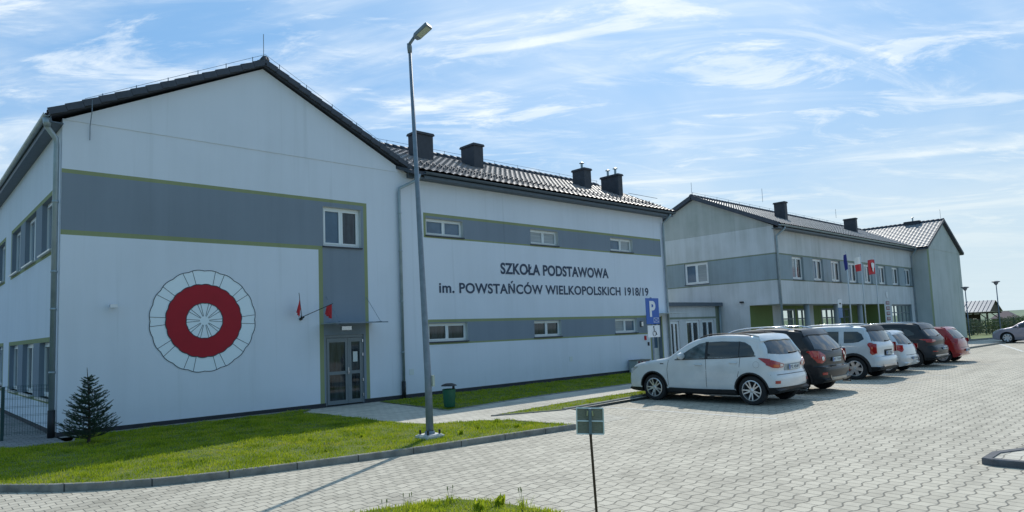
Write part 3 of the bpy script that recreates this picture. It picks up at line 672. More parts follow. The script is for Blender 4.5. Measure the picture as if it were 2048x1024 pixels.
# downpipes
downpipe(school, [(13.20, 18.55, EAVE-.12), (13.18, 18.60, EAVE-.30), (12.62, D-.10, EAVE-.62), (12.60, D-.09, EAVE-.80), (12.60, D-.09, .55)], .055, ZINC, [(12.60, D-.09, z) for z in (1.5, 3.2, 4.9, 6.2)], (12.60, D-.09, -.02, .55))
downpipe(school, [(28.25, 18.55, EAVE-.12), (28.22, 18.60, EAVE-.25), (28.12, D-.10, EAVE-.55), (28.12, D-.09, EAVE-.7), (28.12, D-.09, .4)], .055, ZINC, [(28.12, D-.09, z) for z in (1.5, 3.2, 4.9, 6.4)], (28.12, D-.09, -.02, .4))
downpipe(school, [(2.66, D-.02, EAVE-.08), (2.68, D-.0, EAVE-.30), (2.86, D+.08, EAVE-.52), (2.88, D+.10, EAVE-.68), (2.88, D+.10, .62)], .062, ZINC, [(2.88, D+.10, z) for z in (1.5, 3.0, 3.9, 5.6)], (2.88, D+.10, -.05, .62))
mb = MB(); mb.lathe([(.0, .0), (.07, .0), (.10, .20), (.0, .20)], (2.66, D-.06, EAVE-.30), 14); mb.build('hopper', ZINC, school, smooth=True)
# lettering
t1 = text_mesh('lettering', 'SZKOŁA PODSTAWOWA', LETTER, None, 17.20, 23.74, 4.30, 4.71, D-.008, bold=.030, space=1.03)
t2 = text_mesh('lettering', 'im. POWSTAŃCÓW WIELKOPOLSKICH 1918/19', LETTER, None, 14.24, 26.70, 3.53, 3.89, D-.008, bold=.022, space=1.05)
for o in (t1, t2): keep(o, school)
# cockade painted on the gable wall (raised 3-6 mm like a stencilled plaster layer)
CX, CZ, RO, RA, RI = 6.30, 2.67, 1.37, .985, .475
def wob(a, r, k, amp, ph=0): return r*(1+amp*abs(math.sin(k*a/2+ph))-amp*.5+.006*math.sin(3*a+1))
def ringpts(r, k, amp, n=160, ph=0): return [(CX+wob(2*PI*i/n, r, k, amp, ph)*math.cos(2*PI*i/n), CZ+wob(2*PI*i/n, r, k, amp, ph)*math.sin(2*PI*i/n)) for i in range(n)]
def annulus(mb, A, B, y, mi=0):
    n = len(A)
    for i in range(n):
        j = (i+1) % n; mb.quad((A[i][0], y, A[i][1]), (A[j][0], y, A[j][1]), (B[j][0], y, B[j][1]), (B[i][0], y, B[i][1]), mi)
def stroke(mb, p, q, w, y):
    dx_, dz_ = q[0]-p[0], q[1]-p[1]; l = math.hypot(dx_, dz_); nx, nz = -dz_/l*w/2, dx_/l*w/2
    mb.quad((p[0]-nx, y, p[1]-nz), (q[0]-nx, y, q[1]-nz), (q[0]+nx, y, q[1]+nz), (p[0]+nx, y, p[1]+nz))
rosette = MB(); rosette.poly([(x, D-.004, z) for x, z in ringpts(RO, 20, .02)]); ro = rosette.build('cockade', CWHITE, school)
m_ = MB(); annulus(m_, ringpts(RA, 22, .022, ph=.6), ringpts(RI, 16, .02, ph=.2), D-.010); m_.build('red_ring', CRED, ro)
m_ = MB()
for r, k, amp, ph, w in ((RO, 20, .02, 0, .018), (RA, 22, .022, .6, .022), (RI, 16, .02, .2, .02)):
    annulus(m_, ringpts(r+w/2, k, amp, ph=ph), ringpts(r-w/2, k, amp, ph=ph), D-.014)
for i in range(20):
    a = 2*PI*(i+.0)/20 + (.065 if i % 2 else -.065) + PI/20; stroke(m_, (CX+RA*math.cos(a), CZ+RA*math.sin(a)), (CX+RO*math.cos(a+.01), CZ+RO*math.sin(a+.01)), .013, D-.008)
    a = 2*PI*i/20 + PI/20 + (.07 if i % 2 else -.07); stroke(m_, (CX+.12*math.cos(a+.1*(-1)**i*0), CZ+.12*math.sin(a)), (CX+RI*math.cos(a), CZ+RI*math.sin(a)), .012, D-.008)
m_.build('cockade_lines', CLINE, ro)
# ================================================================ connector between the two school buildings
ann = thing('entrance_annex', 'low white link building with a flat dark roof between the two school blocks', 'building', (33, 21.65, 0))
mb = MB(); AH = [(29.2, 31.4, .0, 2.33, 0, .15), (32.3, 33.2, .0, 2.30, 0, .15), (33.9, 35.35, .75, 2.33, 0, .15), (35.6, 37.0, .75, 2.33, 0, .15)]
wall(mb, (0, 21.65, 0), (1, 0, 0), (0, -1, 0), XE+.003, 37.69, -.05, 3.15, AH, lambda u, z: 1 if (z > 2.4 and z < 2.52) or u > 37.2 else 0, .15, (37.2,), (2.4, 2.52))
mb.quad((XE+.003, 21.65, 3.15), (37.69, 21.65, 3.15), (37.69, 24, 3.15), (XE+.003, 24, 3.15))
mb.build('wall', [WHITE2, OLIVE2], ann, fix=False)
mb = MB(); mb.box((XE+.01, 21.40, 3.15), (37.70-.006, 25, 3.36)); mb.build('roof', ZINCD, ann)
for i, h in enumerate(AH): window(ann, (0, 21.65, 0), (1, 0, 0), (0, -1, 0), *h[:4], cols=2, glass=GLASS, depth=.15, sill=SILL if h[2] > .1 else None, fw=.09)
mb = MB(); mb.tube([(37.45, 21.5, 3.12), (37.45, 21.5, .0)], .05, 10); mb.build('downpipe', ZINC, ann, smooth=True)

# ================================================================ building 2
B2X, B2Y, B2E = 37.70, 17.85, 62.30
b2 = thing('school_building', 'weathered grey-banded school block with eight upper windows behind the flagpoles, green recess below', 'building', (50, B2Y, 0))
w8 = [39.84, 42.80, 45.62, 48.60, 51.43, 54.34, 57.27, 60.22]
H2 = [(x, x+1.55, 4.55, 5.96, 0, .22) for x in w8] + [(56.55, 61.2, .35, 3.04, 0, .25)]
def b2m(u, z):
    if 4.46 < z < 6.07: return 2 if z > 5.98 or z < 4.53 else 1
    if z < .1 and u > 55: return 3
    return 0
mb = MB(); RT = 3.07
wall(mb, (0, B2Y, 0), (1, 0, 0), (0, -1, 0), B2X, B2E, RT, 7.66, H2[:8], b2m, .22, (), (4.46, 4.53, 5.98, 6.07))
wall(mb, (0, B2Y, 0), (1, 0, 0), (0, -1, 0), 54.95, B2E, -.05, RT, [(56.55, 61.2, .35, 3.03, 1, .25)], b2m, .25, (), (.1,))
S2 = [(22.25, 23.97, 4.62, 5.98, 0, .2)]
wall(mb, (B2X, 0, 0), (0, 1, 0), (-1, 0, 0), B2Y, 28.2, RT, 7.66, S2, b2m, .2, (), (4.46, 4.53, 5.98, 6.07))
wall(mb, (B2X, 0, 0), (0, 1, 0), (-1, 0, 0), 19.65, 28.2, -.05, RT, [], b2m, .2, (), (.1,))
mb.prism([(B2X-.006, B2Y, 7.665), (B2X-.006, 28.2, 7.665), (B2X-.006, 23.0, 10.12)], (.2, 0, 0), 5)
mb.quad((B2X, B2Y, RT), (54.95, B2Y, RT), (54.95, 20.2, RT), (B2X, 20.2, RT), 0)                 # recess ceiling
mb.quad((54.95, B2Y, -.05), (54.95, 20.2, -.05), (54.95, 20.2, RT), (54.95, B2Y, RT), 4)
mb.quad((B2E, B2Y, -.05), (B2E, 28.2, -.05), (B2E, 28.2, 7.66), (B2E, B2Y, 7.66)); mb.quad((B2X, 28.2, -.05), (B2E, 28.2, -.05), (B2E, 28.2, 7.66), (B2X, 28.2, 7.66))
RW = [(41.9, 43.75, .3, 2.85, 0, .08), (44.05, 45.65, .05, 2.85, 0, .08), (47.85, 50.7, .3, 2.85, 0, .08), (50.9, 53.0, .05, 2.85, 0, .08)]
wall(mb, (0, 19.65, 0), (1, 0, 0), (0, -1, 0), B2X, 54.95, -.05, RT-.002, RW, lambda u, z: 0 if 45.65 < u < 46.6 or 40.6 < u < 41.9 else 4, .08, (40.6, 45.65, 46.6), ())
mb.build('wall', [WHITE2, GREY2, OLIVE2, PLINTH, GREENW, GABLE2], b2, fix=False)
for x in (41.85, 46.4, 50.6):
    c = MB(); c.tube([(x+.1, B2Y+.25, -.03), (x+.1, B2Y+.25, RT)], .17, 18); c.build('column', mat('column_grey', (.30, .33, .35), .7), b2, smooth=True)
for i, h in enumerate(H2[:8]): window(b2, (0, B2Y, 0), (1, 0, 0), (0, -1, 0), *h[:4], cols=2, mats=[[GLASS_C, GLASS], [GLASS_S, GLASS]][i % 2], fw=.09, sill=SILL)
window(b2, (B2X, 0, 0), (0, 1, 0), (-1, 0, 0), 22.25, 23.97, 4.62, 5.98, 2, mats=[GLASS_C, GLASS_S], depth=.18, fw=.09)
window(b2, (0, B2Y, 0), (1, 0, 0), (0, -1, 0), 56.55, 61.2, .35, 3.03, 5, glass=GLASS_R, frame=ALU, depth=.22, fw=.07, sill=None, transom=2.4)
for h in RW: window(b2, (0, 19.65, 0), (1, 0, 0), (0, -1, 0), *h[:4], cols=2 if h[1]-h[0] < 2.5 else 3, glass=GLASS_R, frame=ALU, depth=.08, fw=.07, sill=None, transom=2.2)
mb = MB(); R2Y, R2Z = 23.0, 10.18
mb.prism([(B2X-.22, 17.42, 7.66), (62.6, 17.42, 7.66), (66.5, R2Y, R2Z), (B2X-.22, R2Y, R2Z)], (0, 0, -.12))
mb.prism([(B2X-.22, 28.6, 7.66), (62.6, 28.6, 7.66), (66.5, R2Y, R2Z), (B2X-.22, R2Y, R2Z)], (0, 0, -.12))
deck2 = mb.build('roof', VERGE, b2)
s2 = Vector((0, R2Y-17.40, R2Z-7.66)); L2 = s2.length; s2.normalize()
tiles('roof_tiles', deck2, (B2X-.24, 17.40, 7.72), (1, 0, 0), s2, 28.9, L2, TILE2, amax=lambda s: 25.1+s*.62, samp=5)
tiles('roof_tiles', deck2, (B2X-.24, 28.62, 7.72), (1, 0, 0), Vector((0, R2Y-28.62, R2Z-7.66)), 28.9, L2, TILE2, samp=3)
ridge_caps('ridge_tiles', deck2, (B2X-.24, R2Y, R2Z+.10), (66.4, R2Y, R2Z+.10), VERGE, .12)
mb = MB()
for ye in (17.38, 28.64): mb.beam((B2X-.26, ye, 7.66), (B2X-.26, R2Y, R2Z+.03), .05, .24)
mb.build('verge', VERGE, deck2)
mb = MB(); mb.box((B2X-.2, 17.42, 7.44), (62.3, 17.46, 7.68)); mb.box((B2X-.2, 17.46, 7.44), (62.3, B2Y-.002, 7.47)); mb.build('fascia', ZINCD, deck2)
gutter(b2, (B2X-.2, 17.34, 7.66), (62.3, 17.34, 7.66), ZINC, .09)
downpipe(b2, [(B2X+.45, 17.34, 7.56), (B2X+.42, 17.42, 7.40), (B2X+.16, B2Y-.10, 7.05), (B2X+.15, B2Y-.09, 6.9), (B2X+.15, B2Y-.09, 0)], .06, ZINC, [(B2X+.15, B2Y-.09, z) for z in (3.4, 5.2)])
downpipe(b2, [(61.9, 17.34, 7.56), (62.0, B2Y-.10, 7.0), (62.0, B2Y-.09, 0)], .06, ZINC)
chimney(b2, 43.22, 43.60, 19.58, 20.30, 8.4, 9.98); chimney(b2, 56.84, 57.2, 20.06, 20.97, 8.6, 10.16)
mb = MB(); mb.tube([(B2X-.1, R2Y, R2Z+.1), (B2X-.1, R2Y, R2Z+1.0)], .012, 6); mb.tube([(42.3, 20.6, 10.0), (42.3, 20.6, 10.9)], .012, 6); mb.tube([(54.4, 20.6, 10.0), (54.4, 20.6, 10.7)], .012, 6)
mb.tube([(B2X, R2Y, R2Z+.36), (66, R2Y, R2Z+.36)], .009, 5)
for i in range(19): mb.tube([(B2X+i*1.5, R2Y, R2Z+.1), (B2X+i*1.5, R2Y, R2Z+.38)], .012, 5)
mb.build('lightning_conductor', STEEL, b2)
mb = MB(); mb.box((B2X-.16, 20.0, 3.24), (B2X, 20.2, 3.34)); mb.build('wall_lamp', BLACK, b2)
# emblem and red plaques beside the ground-floor window
mb = MB(); mb.poly([(55.42, B2Y-.03, 3.98), (55.42, B2Y-.03, 3.66), (55.60, B2Y-.03, 3.50), (55.78, B2Y-.03, 3.66), (55.78, B2Y-.03, 3.98)]); mb.build('emblem', FWHITE, b2)
PLQ = mat('plaque_red', (.20, .03, .05), .5)
for i, z in enumerate((3.02, 2.62, 2.22, 1.82)):
    mb = MB(); mb.box((55.28, B2Y-.03, z), (55.98, B2Y-.004, z+.26), 0); mb.box((55.34, B2Y-.034, z+.09), (55.92, B2Y-.031, z+.12), 1); mb.box((55.34, B2Y-.034, z+.17), (55.92, B2Y-.031, z+.20), 1); mb.build('plaque', [PLQ, FWHITE], b2)
mb = MB(); mb.box((55.15, B2Y-.006, 1.7), (56.1, B2Y-.002, 3.4)); mb.build('plaque_board', REVEAL, b2)
# ================================================================ building 3
b3 = thing('school_building', 'farthest school wing with plain pale gable end and olive corner stripe', 'building', (67, 16.7, 0))
mb = MB(); G0, G1, GY, GA = 62.32, 72.1, 16.70, 67.2
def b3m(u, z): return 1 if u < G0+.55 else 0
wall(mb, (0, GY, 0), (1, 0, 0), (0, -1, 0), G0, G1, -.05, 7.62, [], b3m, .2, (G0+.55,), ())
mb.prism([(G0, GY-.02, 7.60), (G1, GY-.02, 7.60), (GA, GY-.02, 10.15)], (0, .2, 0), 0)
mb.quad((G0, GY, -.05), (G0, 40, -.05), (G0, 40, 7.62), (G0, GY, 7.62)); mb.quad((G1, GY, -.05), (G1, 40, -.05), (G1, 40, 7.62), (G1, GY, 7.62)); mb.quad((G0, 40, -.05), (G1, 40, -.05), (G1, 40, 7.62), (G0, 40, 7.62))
mb.build('wall', [plaster('pale_gable_render', (.56, .58, .57), (.42, .45, .42), .8), mat('olive_stripe', (.22, .27, .16), .8)], b3, fix=False)  # one pale streaked render over the whole wing, olive stripe apart
mb = MB()
for xe in (61.95, 72.5): mb.prism([(xe, GY-.2, 7.62), (GA, GY-.2, 10.26), (GA, 40, 10.26), (xe, 40, 7.62)], (0, 0, -.12))
deck3 = mb.build('roof', VERGE, b3)
L3_ = math.hypot(GA-61.9, 2.64)
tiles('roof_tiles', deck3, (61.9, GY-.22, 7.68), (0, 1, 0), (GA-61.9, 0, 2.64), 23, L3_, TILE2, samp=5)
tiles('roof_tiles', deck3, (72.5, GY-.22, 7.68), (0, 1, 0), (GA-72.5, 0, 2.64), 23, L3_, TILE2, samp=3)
ridge_caps('ridge_tiles', deck3, (GA, GY-.25, 10.36), (GA, 39.8, 10.36), VERGE, .12)
mb = MB()
for xe in (61.85, 72.55): mb.beam((xe, GY-.24, 7.62), (GA, GY-.24, 10.32), .05, .22)
mb.build('verge', VERGE, deck3)
chimney(b3, 66.9, 67.3, 18.3, 19.5, 9.4, 10.55, 1)
mb = MB(); mb.tube([(GA, GY, 10.3), (GA, GY, 11.3)], .012, 6); mb.build('lightning_conductor', STEEL, b3)

# ================================================================ cars
def catmull(pts, n=4, closed=True):
    out = []; m = len(pts)
    for i in range(m if closed else m-1):
        p = [Vector(pts[(i+k-1) % m]) if closed else Vector(pts[min(max(i+k-1, 0), m-1)]) for k in range(4)]
        for j in range(n):
            t = j/n
            out.append(.5*((2*p[1]) + (p[2]-p[0])*t + (2*p[0]-5*p[1]+4*p[2]-p[3])*t*t + (3*p[1]-p[0]-3*p[2]+p[3])*t**3))
    if not closed: out.append(Vector(pts[-1]))
    return out
def carpaint(name, col, clad, metal=.0, rear=None):
    """lacquered body colour above a line, black plastic below it (object space height)"""
    m = bpy.data.materials.new(name); m.use_nodes = True; t = m.node_tree; b = t.nodes['Principled BSDF']
    tcn = N(t, 'ShaderNodeTexCoord'); s = N(t, 'ShaderNodeSeparateXYZ'); t.links.new(tcn.outputs['Object'], s.inputs[0])
    lim = N(t, 'ShaderNodeMapRange'); lim.inputs['From Min'].default_value = .30; lim.inputs['From Max'].default_value = 1.0; lim.inputs['To Min'].default_value = clad+(rear or 0); lim.inputs['To Max'].default_value = clad
    t.links.new(s.outputs['Y'], lim.inputs['Value'])
    g = N(t, 'ShaderNodeMath', operation='GREATER_THAN'); t.links.new(s.outputs['Z'], g.inputs[0]); t.links.new(lim.outputs[0], g.inputs[1])
    no = N(t, 'ShaderNodeTexNoise', i_Scale=2.2, i_Detail=6); t.links.new(tcn.outputs['Object'], no.inputs['Vector'])
    rp = ramp(t, [(.3, (*[c*.86 for c in col], 1)), (.7, (*col, 1))]); t.links.new(no.outputs['Fac'], rp.inputs[0])
    mx = N(t, 'ShaderNodeMix', data_type='RGBA'); t.links.new(g.outputs[0], mx.inputs[0]); mx.inputs[6].default_value = (.014, .015, .017, 1); t.links.new(rp.outputs[0], mx.inputs[7])
    t.links.new(mx.outputs[2], b.inputs['Base Color']); cw = N(t, 'ShaderNodeMath', operation='MULTIPLY', i_1=.35 if max(col) < .05 else 1.0); t.links.new(g.outputs[0], cw.inputs[0]); t.links.new(cw.outputs[0], b.inputs['Coat Weight']); b.inputs['Coat Roughness'].default_value = .05
    b.inputs['Roughness'].default_value = .42; b.inputs['Metallic'].default_value = metal; b.inputs['Specular IOR Level'].default_value = .25
    return m
class Car:
    def __init__(c, root, K, paint, W, prof, belt, wheels, R=.34, tumble=.20, sc=1.1, nosetaper=.16, tailtaper=.10, spine=.62):
        c.root, c.K, c.W, c.belt, c.sc, c.wh, c.R, c.tumble, c.nt, c.tt, c.spine = root, K, W, belt, sc, wheels, R, tumble, nosetaper, tailtaper, spine
        LOCAL.add(root.name); c.L = max(p[0] for p in prof); c.H = max(p[1] for p in prof)
        c.P = catmull([(p[0], p[1], 0) for p in prof], 4); n = len(c.P); c.n = n
        c.N = []
        for i in range(n):
            d = (c.P[(i+1) % n]-c.P[(i-1) % n]); c.N.append(Vector((-d.y, d.x, 0)).normalized() * 1)
        # profile runs rear-bottom -> up -> roof -> front -> underside (clockwise): outward normal is the left normal
        c.body(paint, spine)
    def sw(c, s, z):
        w = c.W
        f = max(0, s-(c.L-.95))/.95; w *= 1-c.nt*f**2.3
        r = max(0, .75-s)/.75; w *= 1-c.tt*r**2
        if z < .55: w *= 1-.055*((.55-z)/.3)**2
        if z > c.belt: w *= 1-c.tumble*min(1.2, (z-c.belt)/(c.H-c.belt))**1.2
        for x in c.wh: w += .014*math.exp(-((s-x)/.42)**2)*math.exp(-((z-.62)/.25)**2)
        w += .008*math.exp(-((z-(c.belt-.12))/.05)**2)
        return w
    def top(c, k, v, eps=0.0):
        """point on the strip across profile point k (float), v in -1..1 across the car"""
        i = int(math.floor(k)) % c.n; t = k-math.floor(k); j = (i+1) % c.n
        P = c.P[i].lerp(c.P[j], t); n = c.N[i].lerp(c.N[j], t).normalized(); ns = abs(n.x)
        under = n.y < -.5
        r = .045 if under else (.075+.075*ns); cr = .0 if under else .03+.07*ns
        C = Vector((min(max(P.x, .80), c.L-.85), c.spine, 0)); dd = (P-C).normalized()
        Pin = P-dd*(r+cr); w = c.sw(Pin.x, Pin.y)
        tot = (w-r)+r*PI/2; a = abs(v)*tot; sg = 1 if v >= 0 else -1
        if a <= w-r: y = a; ins = 0
        else: th = (a-(w-r))/r; y = w-r+r*math.sin(th); ins = r*(1-math.cos(th))
        ins += cr*(y/w)**2
        nn = n
        q = P-dd*ins
        if a > w-r: th = (a-(w-r))/r; return c.out(q.x+n.x*eps*math.cos(th), sg*(y+eps*math.sin(th)), q.y+n.y*eps*math.cos(th))
        return c.out(q.x+n.x*eps, sg*y, q.y+n.y*eps)
    def side(c, s, z, sg, eps=0.0): return c.out(s, sg*(c.sw(s, z)+eps), z)
    def out(c, s, y, z): return (y*c.sc, s*c.sc, z*c.sc)       # car-local: +Y is forward
    def body(c, paint, spine):
        rings = []
        vs = [-1+.0]; 
        def strip(k):
            pts = []
            for v in (0, .35, .62, .8, .87, .91, .94, .97, 1.0): pts.append(c.top(k, v))
            return pts
        half = [strip(k) for k in range(c.n)]
        m = len(half[0]); V = []; F = []
        full = []
        for k in range(c.n):
            h = half[k]; P = Vector((h[-1][1], h[-1][2], 0))/c.sc; C = Vector((min(max(P.x, .80), c.L-.85), spine, 0)); ext = []
            for f in (.12, .30, .5, .7, .88):
                q = P.lerp(C, f); ext.append(c.out(q.x, c.sw(q.x, q.y), q.y))
            R_ = h+ext; row = [(-p[0], p[1], p[2]) for p in reversed(R_)] + R_[1:]
            full.append(row)
        M_ = len(full[0])
        for row in full: V += row
        for k in range(c.n):
            k2 = (k+1) % c.n
            for j in range(M_-1): F.append((k*M_+j, k2*M_+j, k2*M_+j+1, k*M_+j+1))
        F.append(tuple(k*M_ for k in range(c.n))); F.append(tuple(k*M_+M_-1 for k in reversed(range(c.n))))
        me = bpy.data.meshes.new('body'); me.from_pydata(V, [], F)
        bm = bmesh.new(); bm.from_mesh(me); bmesh.ops.remove_doubles(bm, verts=bm.verts, dist=1e-5)
        bmesh.ops.triangulate(bm, faces=[f for f in bm.faces if len(f.verts) > 4]); bmesh.ops.recalc_face_normals(bm, faces=bm.faces); bm.to_mesh(me); bm.free()
        me.materials.append(paint); me.materials.append(BLACK)
        o = bpy.data.objects.new('body', me); COL.objects.link(o)
        cut = MB(); Rw = (c.R+.055)*c.sc
        for x in c.wh:
            for sg in (-1, 1):
                n = 40; c0 = []; c1 = []
                xa, xb = sg*(c.W-.30)*c.sc, sg*(c.W+.2)*c.sc
                pts = [(xa, x*c.sc+Rw*math.cos(2*PI*i/n), c.R*c.sc+Rw*math.sin(2*PI*i/n)) for i in range(n)]
                cut.prism(pts, (xb-xa, 0, 0), 1)
        me2 = bpy.data.meshes.new('cut'); me2.from_pydata(cut.v, [], cut.f); me2.materials.append(paint); me2.materials.append(BLACK)
        me2.polygons.foreach_set('material_index', cut.m)
        bm = bmesh.new(); bm.from_mesh(me2); bmesh.ops.recalc_face_normals(bm, faces=bm.faces); bm.to_mesh(me2); bm.free()
        co = bpy.data.objects.new('cut', me2); COL.objects.link(co)
        md = o.modifiers.new('b', 'BOOLEAN'); md.operation = 'DIFFERENCE'; md.object = co; md.solver = 'EXACT'
        bpy.context.view_layer.update()
        nm = bpy.data.meshes.new_from_object(o.evaluated_get(bpy.context.evaluated_depsgraph_get()))
        if len(nm.vertices) < 500:
            print('SELF', c.root['label']); md.use_self = True; bpy.context.view_layer.update(); nm = bpy.data.meshes.new_from_object(o.evaluated_get(bpy.context.evaluated_depsgraph_get()))
        o.modifiers.clear(); o.data = nm; nm.name = 'body'; bpy.data.objects.remove(co)
        smooth_angle(o, 38); o.parent = c.root; c.bodyo = o
    def kz(c, z, front=False):
        """profile index where the rear (or front) end passes height z"""
        ks = range(c.n); best = None
        top = max(range(c.n), key=lambda i: c.P[i].y)
        rng = range(0, top) if not front else range(top, c.n-1)
        for i in rng:
            a, b = c.P[i].y, c.P[i+1].y
            if (a-z)*(b-z) <= 0 and a != b and abs(c.P[i].x-(0 if not front else c.L)) < 2.2: 
                best = i+(z-a)/(b-a)
                if not front: pass
                else: return best
        return best if best is not None else 0
    def rz(c, v, z, eps=0.0):
        """point on the tail at lateral position v whose real height is z"""
        zk = z
        for _ in range(5):
            p = c.top(c.kz(zk), v); zk += z-p[2]/c.sc; zk = min(max(zk, .36), c.H-.03)
        return c.top(c.kz(zk), v, eps)
    def ks(c, s):
        top = max(range(c.n), key=lambda i: c.P[i].y); cand = [i for i in range(c.n-1) if (c.P[i].x-s)*(c.P[i+1].x-s) <= 0 and c.P[i].y > .6]
        i = max(cand, key=lambda i: c.P[i].y); a, b = c.P[i].x, c.P[i+1].x
        return i+(s-a)/(b-a) if a != b else i
    def patch(c, name, fn, A, B, mt, rows=6, eps=.006, sub=6, parent=None, edge=True):
        """lofted trim piece between polylines A and B (2d), seated on the body surface"""
        def res(L_):
            o = []
            for a, b in zip(L_, L_[1:]):
                for i in range(sub): o.append((a[0]+(b[0]-a[0])*i/sub, a[1]+(b[1]-a[1])*i/sub))
            o.append(L_[-1]); return o
        A, B = res(A), res(B); n = len(A); vs = []; fs = []
        for r in range(rows+1):
            t = r/rows
            for a, b in zip(A, B): vs.append(fn(a[0]+(b[0]-a[0])*t, a[1]+(b[1]-a[1])*t, eps))
        for r in range(rows):
            for i in range(n-1): fs.append((r*n+i, r*n+i+1, (r+1)*n+i+1, (r+1)*n+i))
        if edge:
            loop = [(0, i) for i in range(n)] + [(r, n-1) for r in range(1, rows+1)] + [(rows, i) for i in range(n-2, -1, -1)] + [(r, 0) for r in range(rows-1, 0, -1)]
            base = len(vs)
            for r, i in loop:
                t = r/rows; vs.append(fn(A[i][0]+(B[i][0]-A[i][0])*t, A[i][1]+(B[i][1]-A[i][1])*t, -.012))
            q = len(loop)
            for e in range(q):
                r, i = loop[e]; r2, i2 = loop[(e+1) % q]; fs.append((r*n+i, r2*n+i2, base+(e+1) % q, base+e))
        mb = MB(); mb.add(vs, fs); o = mb.build(name, mt, parent or c.root, smooth=True); smooth_angle(o, 50); return o
    def sidep(c, name, A, B, mt, eps=.006, sgs=(-1, 1), **kw):
        out = []
        for sg in sgs: out.append(c.patch(name, lambda s, z, e, sg=sg: c.side(s, z, sg, e), A, B, mt, eps=eps, **kw))
        return out
    def rearp(c, name, A, B, mt, eps=.006, front=False, **kw):   # (v, z)
        return c.patch(name, (lambda v, z, e: c.top(c.kz(z, True), v, e)) if front else (lambda v, z, e: c.rz(v, z, e)), A, B, mt, eps=eps, **kw)
    def topp(c, name, A, B, mt, eps=.006, **kw):                 # (v, s)
        return c.patch(name, lambda v, s, e: c.top(c.ks(s), v, e), A, B, mt, eps=eps, **kw)
    def wheel(c, x, sg, spokes=10, twin=False, rimr=.235, style=0, mt=None):
        W_ = c.W-.015; r = c.R; sc = c.sc; w = .21
        xo = sg*W_
        prof = [(rimr-.005, -.03), (rimr+.01, -.012), (r-.05, -.004), (r-.012, -.018), (r, -.045), (r, -w+.045), (r-.02, -w+.01), (rimr, -w)]
        mb = MB(); mb.lathe([(a*sc, (xo+sg*b)*sc) for a, b in prof], (0, x*sc, r*sc), 40, 'X')
        for dxx in (-.075, -.105, -.135):
            mb.lathe([((r+.001)*sc, (xo+sg*dxx)*sc), ((r-.012)*sc, (xo+sg*(dxx-.006))*sc)], (0, x*sc, r*sc), 40, 'X')
        mb.lathe([(0, (xo-sg*.085)*sc), (rimr*sc, (xo-sg*.085)*sc)], (0, x*sc, r*sc), 30, 'X')
        wo = mb.build('wheel', RUBBER, c.root, smooth=True); smooth_angle(wo, 40)
        rb = MB(); cen = (0, x*sc, r*sc)
        rb.lathe([((rimr+.004)*sc, (xo-sg*.006)*sc), ((rimr-.018)*sc, (xo-sg*.002)*sc), ((rimr-.026)*sc, (xo-sg*.03)*sc), ((rimr-.03)*sc, (xo-sg*.08)*sc)], cen, 40, 'X')
        rb.lathe([(0, (xo-sg*.010)*sc), (.035*sc, (xo-sg*.012)*sc), (.06*sc, (xo-sg*.022)*sc), (.062*sc, (xo-sg*.07)*sc)], cen, 20, 'X')
        for i in range(spokes):
            a = 2*PI*i/spokes + (.10 if twin and i % 2 else (-.10 if twin else 0)) + .15
            d = Vector((0, math.cos(a), math.sin(a))); t_ = Vector((0, -math.sin(a), math.cos(a))); o_ = Vector((xo*sc, cen[1], cen[2]))
            h0, h1 = (.019, .013) if style == 0 else (.045, .052)
            q = []
            for rad, hw, dp in ((.045, h0, .016), (rimr-.02, h1, .006)):
                for s1, dd in ((-1, 0), (1, 0), (1, .03), (-1, .03)):
                    q.append(o_ + d*rad*sc + t_*s1*hw*sc - Vector((sg*(dp+dd)*sc, 0, 0)))
            rb.add(q, [(0, 1, 2, 3), (7, 6, 5, 4), (0, 4, 5, 1), (1, 5, 6, 2), (2, 6, 7, 3), (3, 7, 4, 0)])
        ro = rb.build('rim', mt or RIM, wo, smooth=True); smooth_angle(ro, 30); return wo
    def arch(c, x, mt=BLACK, w=.05, a0=-14, a1=194, e=.012):
        Rw = c.R+.05
        def P(a, t): return (x+(Rw+w*t)*math.cos(a), c.R+(Rw+w*t)*math.sin(a))
        A = [P(math.radians(a0+(a1-a0)*i/16), 0) for i in range(17)]; B = [P(math.radians(a0+(a1-a0)*i/16), 1) for i in range(17)]
        c.sidep('wheel_arch', A, B, mt, eps=e, rows=3, sub=2)
    def mirror(c, s, z, mt):
        for sg in (-1, 1):
            p = Vector(c.side(s, z, sg)); mb = MB(); sc = c.sc
            bm = bmesh.new(); bmesh.ops.create_icosphere(bm, subdivisions=3, radius=1)
            vs = [(p.x+sg*.10*sc+v.co.x*.135*sc, p.y+v.co.y*.11*sc*(1 if v.co.y > 0 else .35), p.z+.055*sc+v.co.z*.085*sc) for v in bm.verts]
            fs = [tuple(v.index for v in f.verts) for f in bm.faces]; bm.free(); mb.add(vs, fs)
            mo = mb.build('wing_mirror', mt, c.root, smooth=True)
            mb = MB(); mb.beam(p+Vector((-sg*.02, 0, -.01)), p+Vector((sg*.09, 0, .005)), .05*sc, .03*sc); mb.build('mirror_foot', BLACK, mo)
    def rails(c, s0, s1, v, mt, h=.045, n=12, r=.014):
        for sg in (-1, 1):
            pts = []
            for i in range(n+1):
                s = s0+(s1-s0)*i/n; k = c.ks(s); e = h*min(1, min(i, n-i)/1.5+.0)
                pts.append(c.top(k, sg*v, e))
            mb = MB(); mb.tube(pts, r*c.sc, 8); mb.build('roof_rail', mt, c.root, smooth=True)
    def seam(c, pts, w=.010):
        A = pts; B = [(p[0]+w, p[1]) for p in pts]; c.sidep('door_seam', A, B, BLACK, eps=.0025, rows=1, sub=4, edge=False)
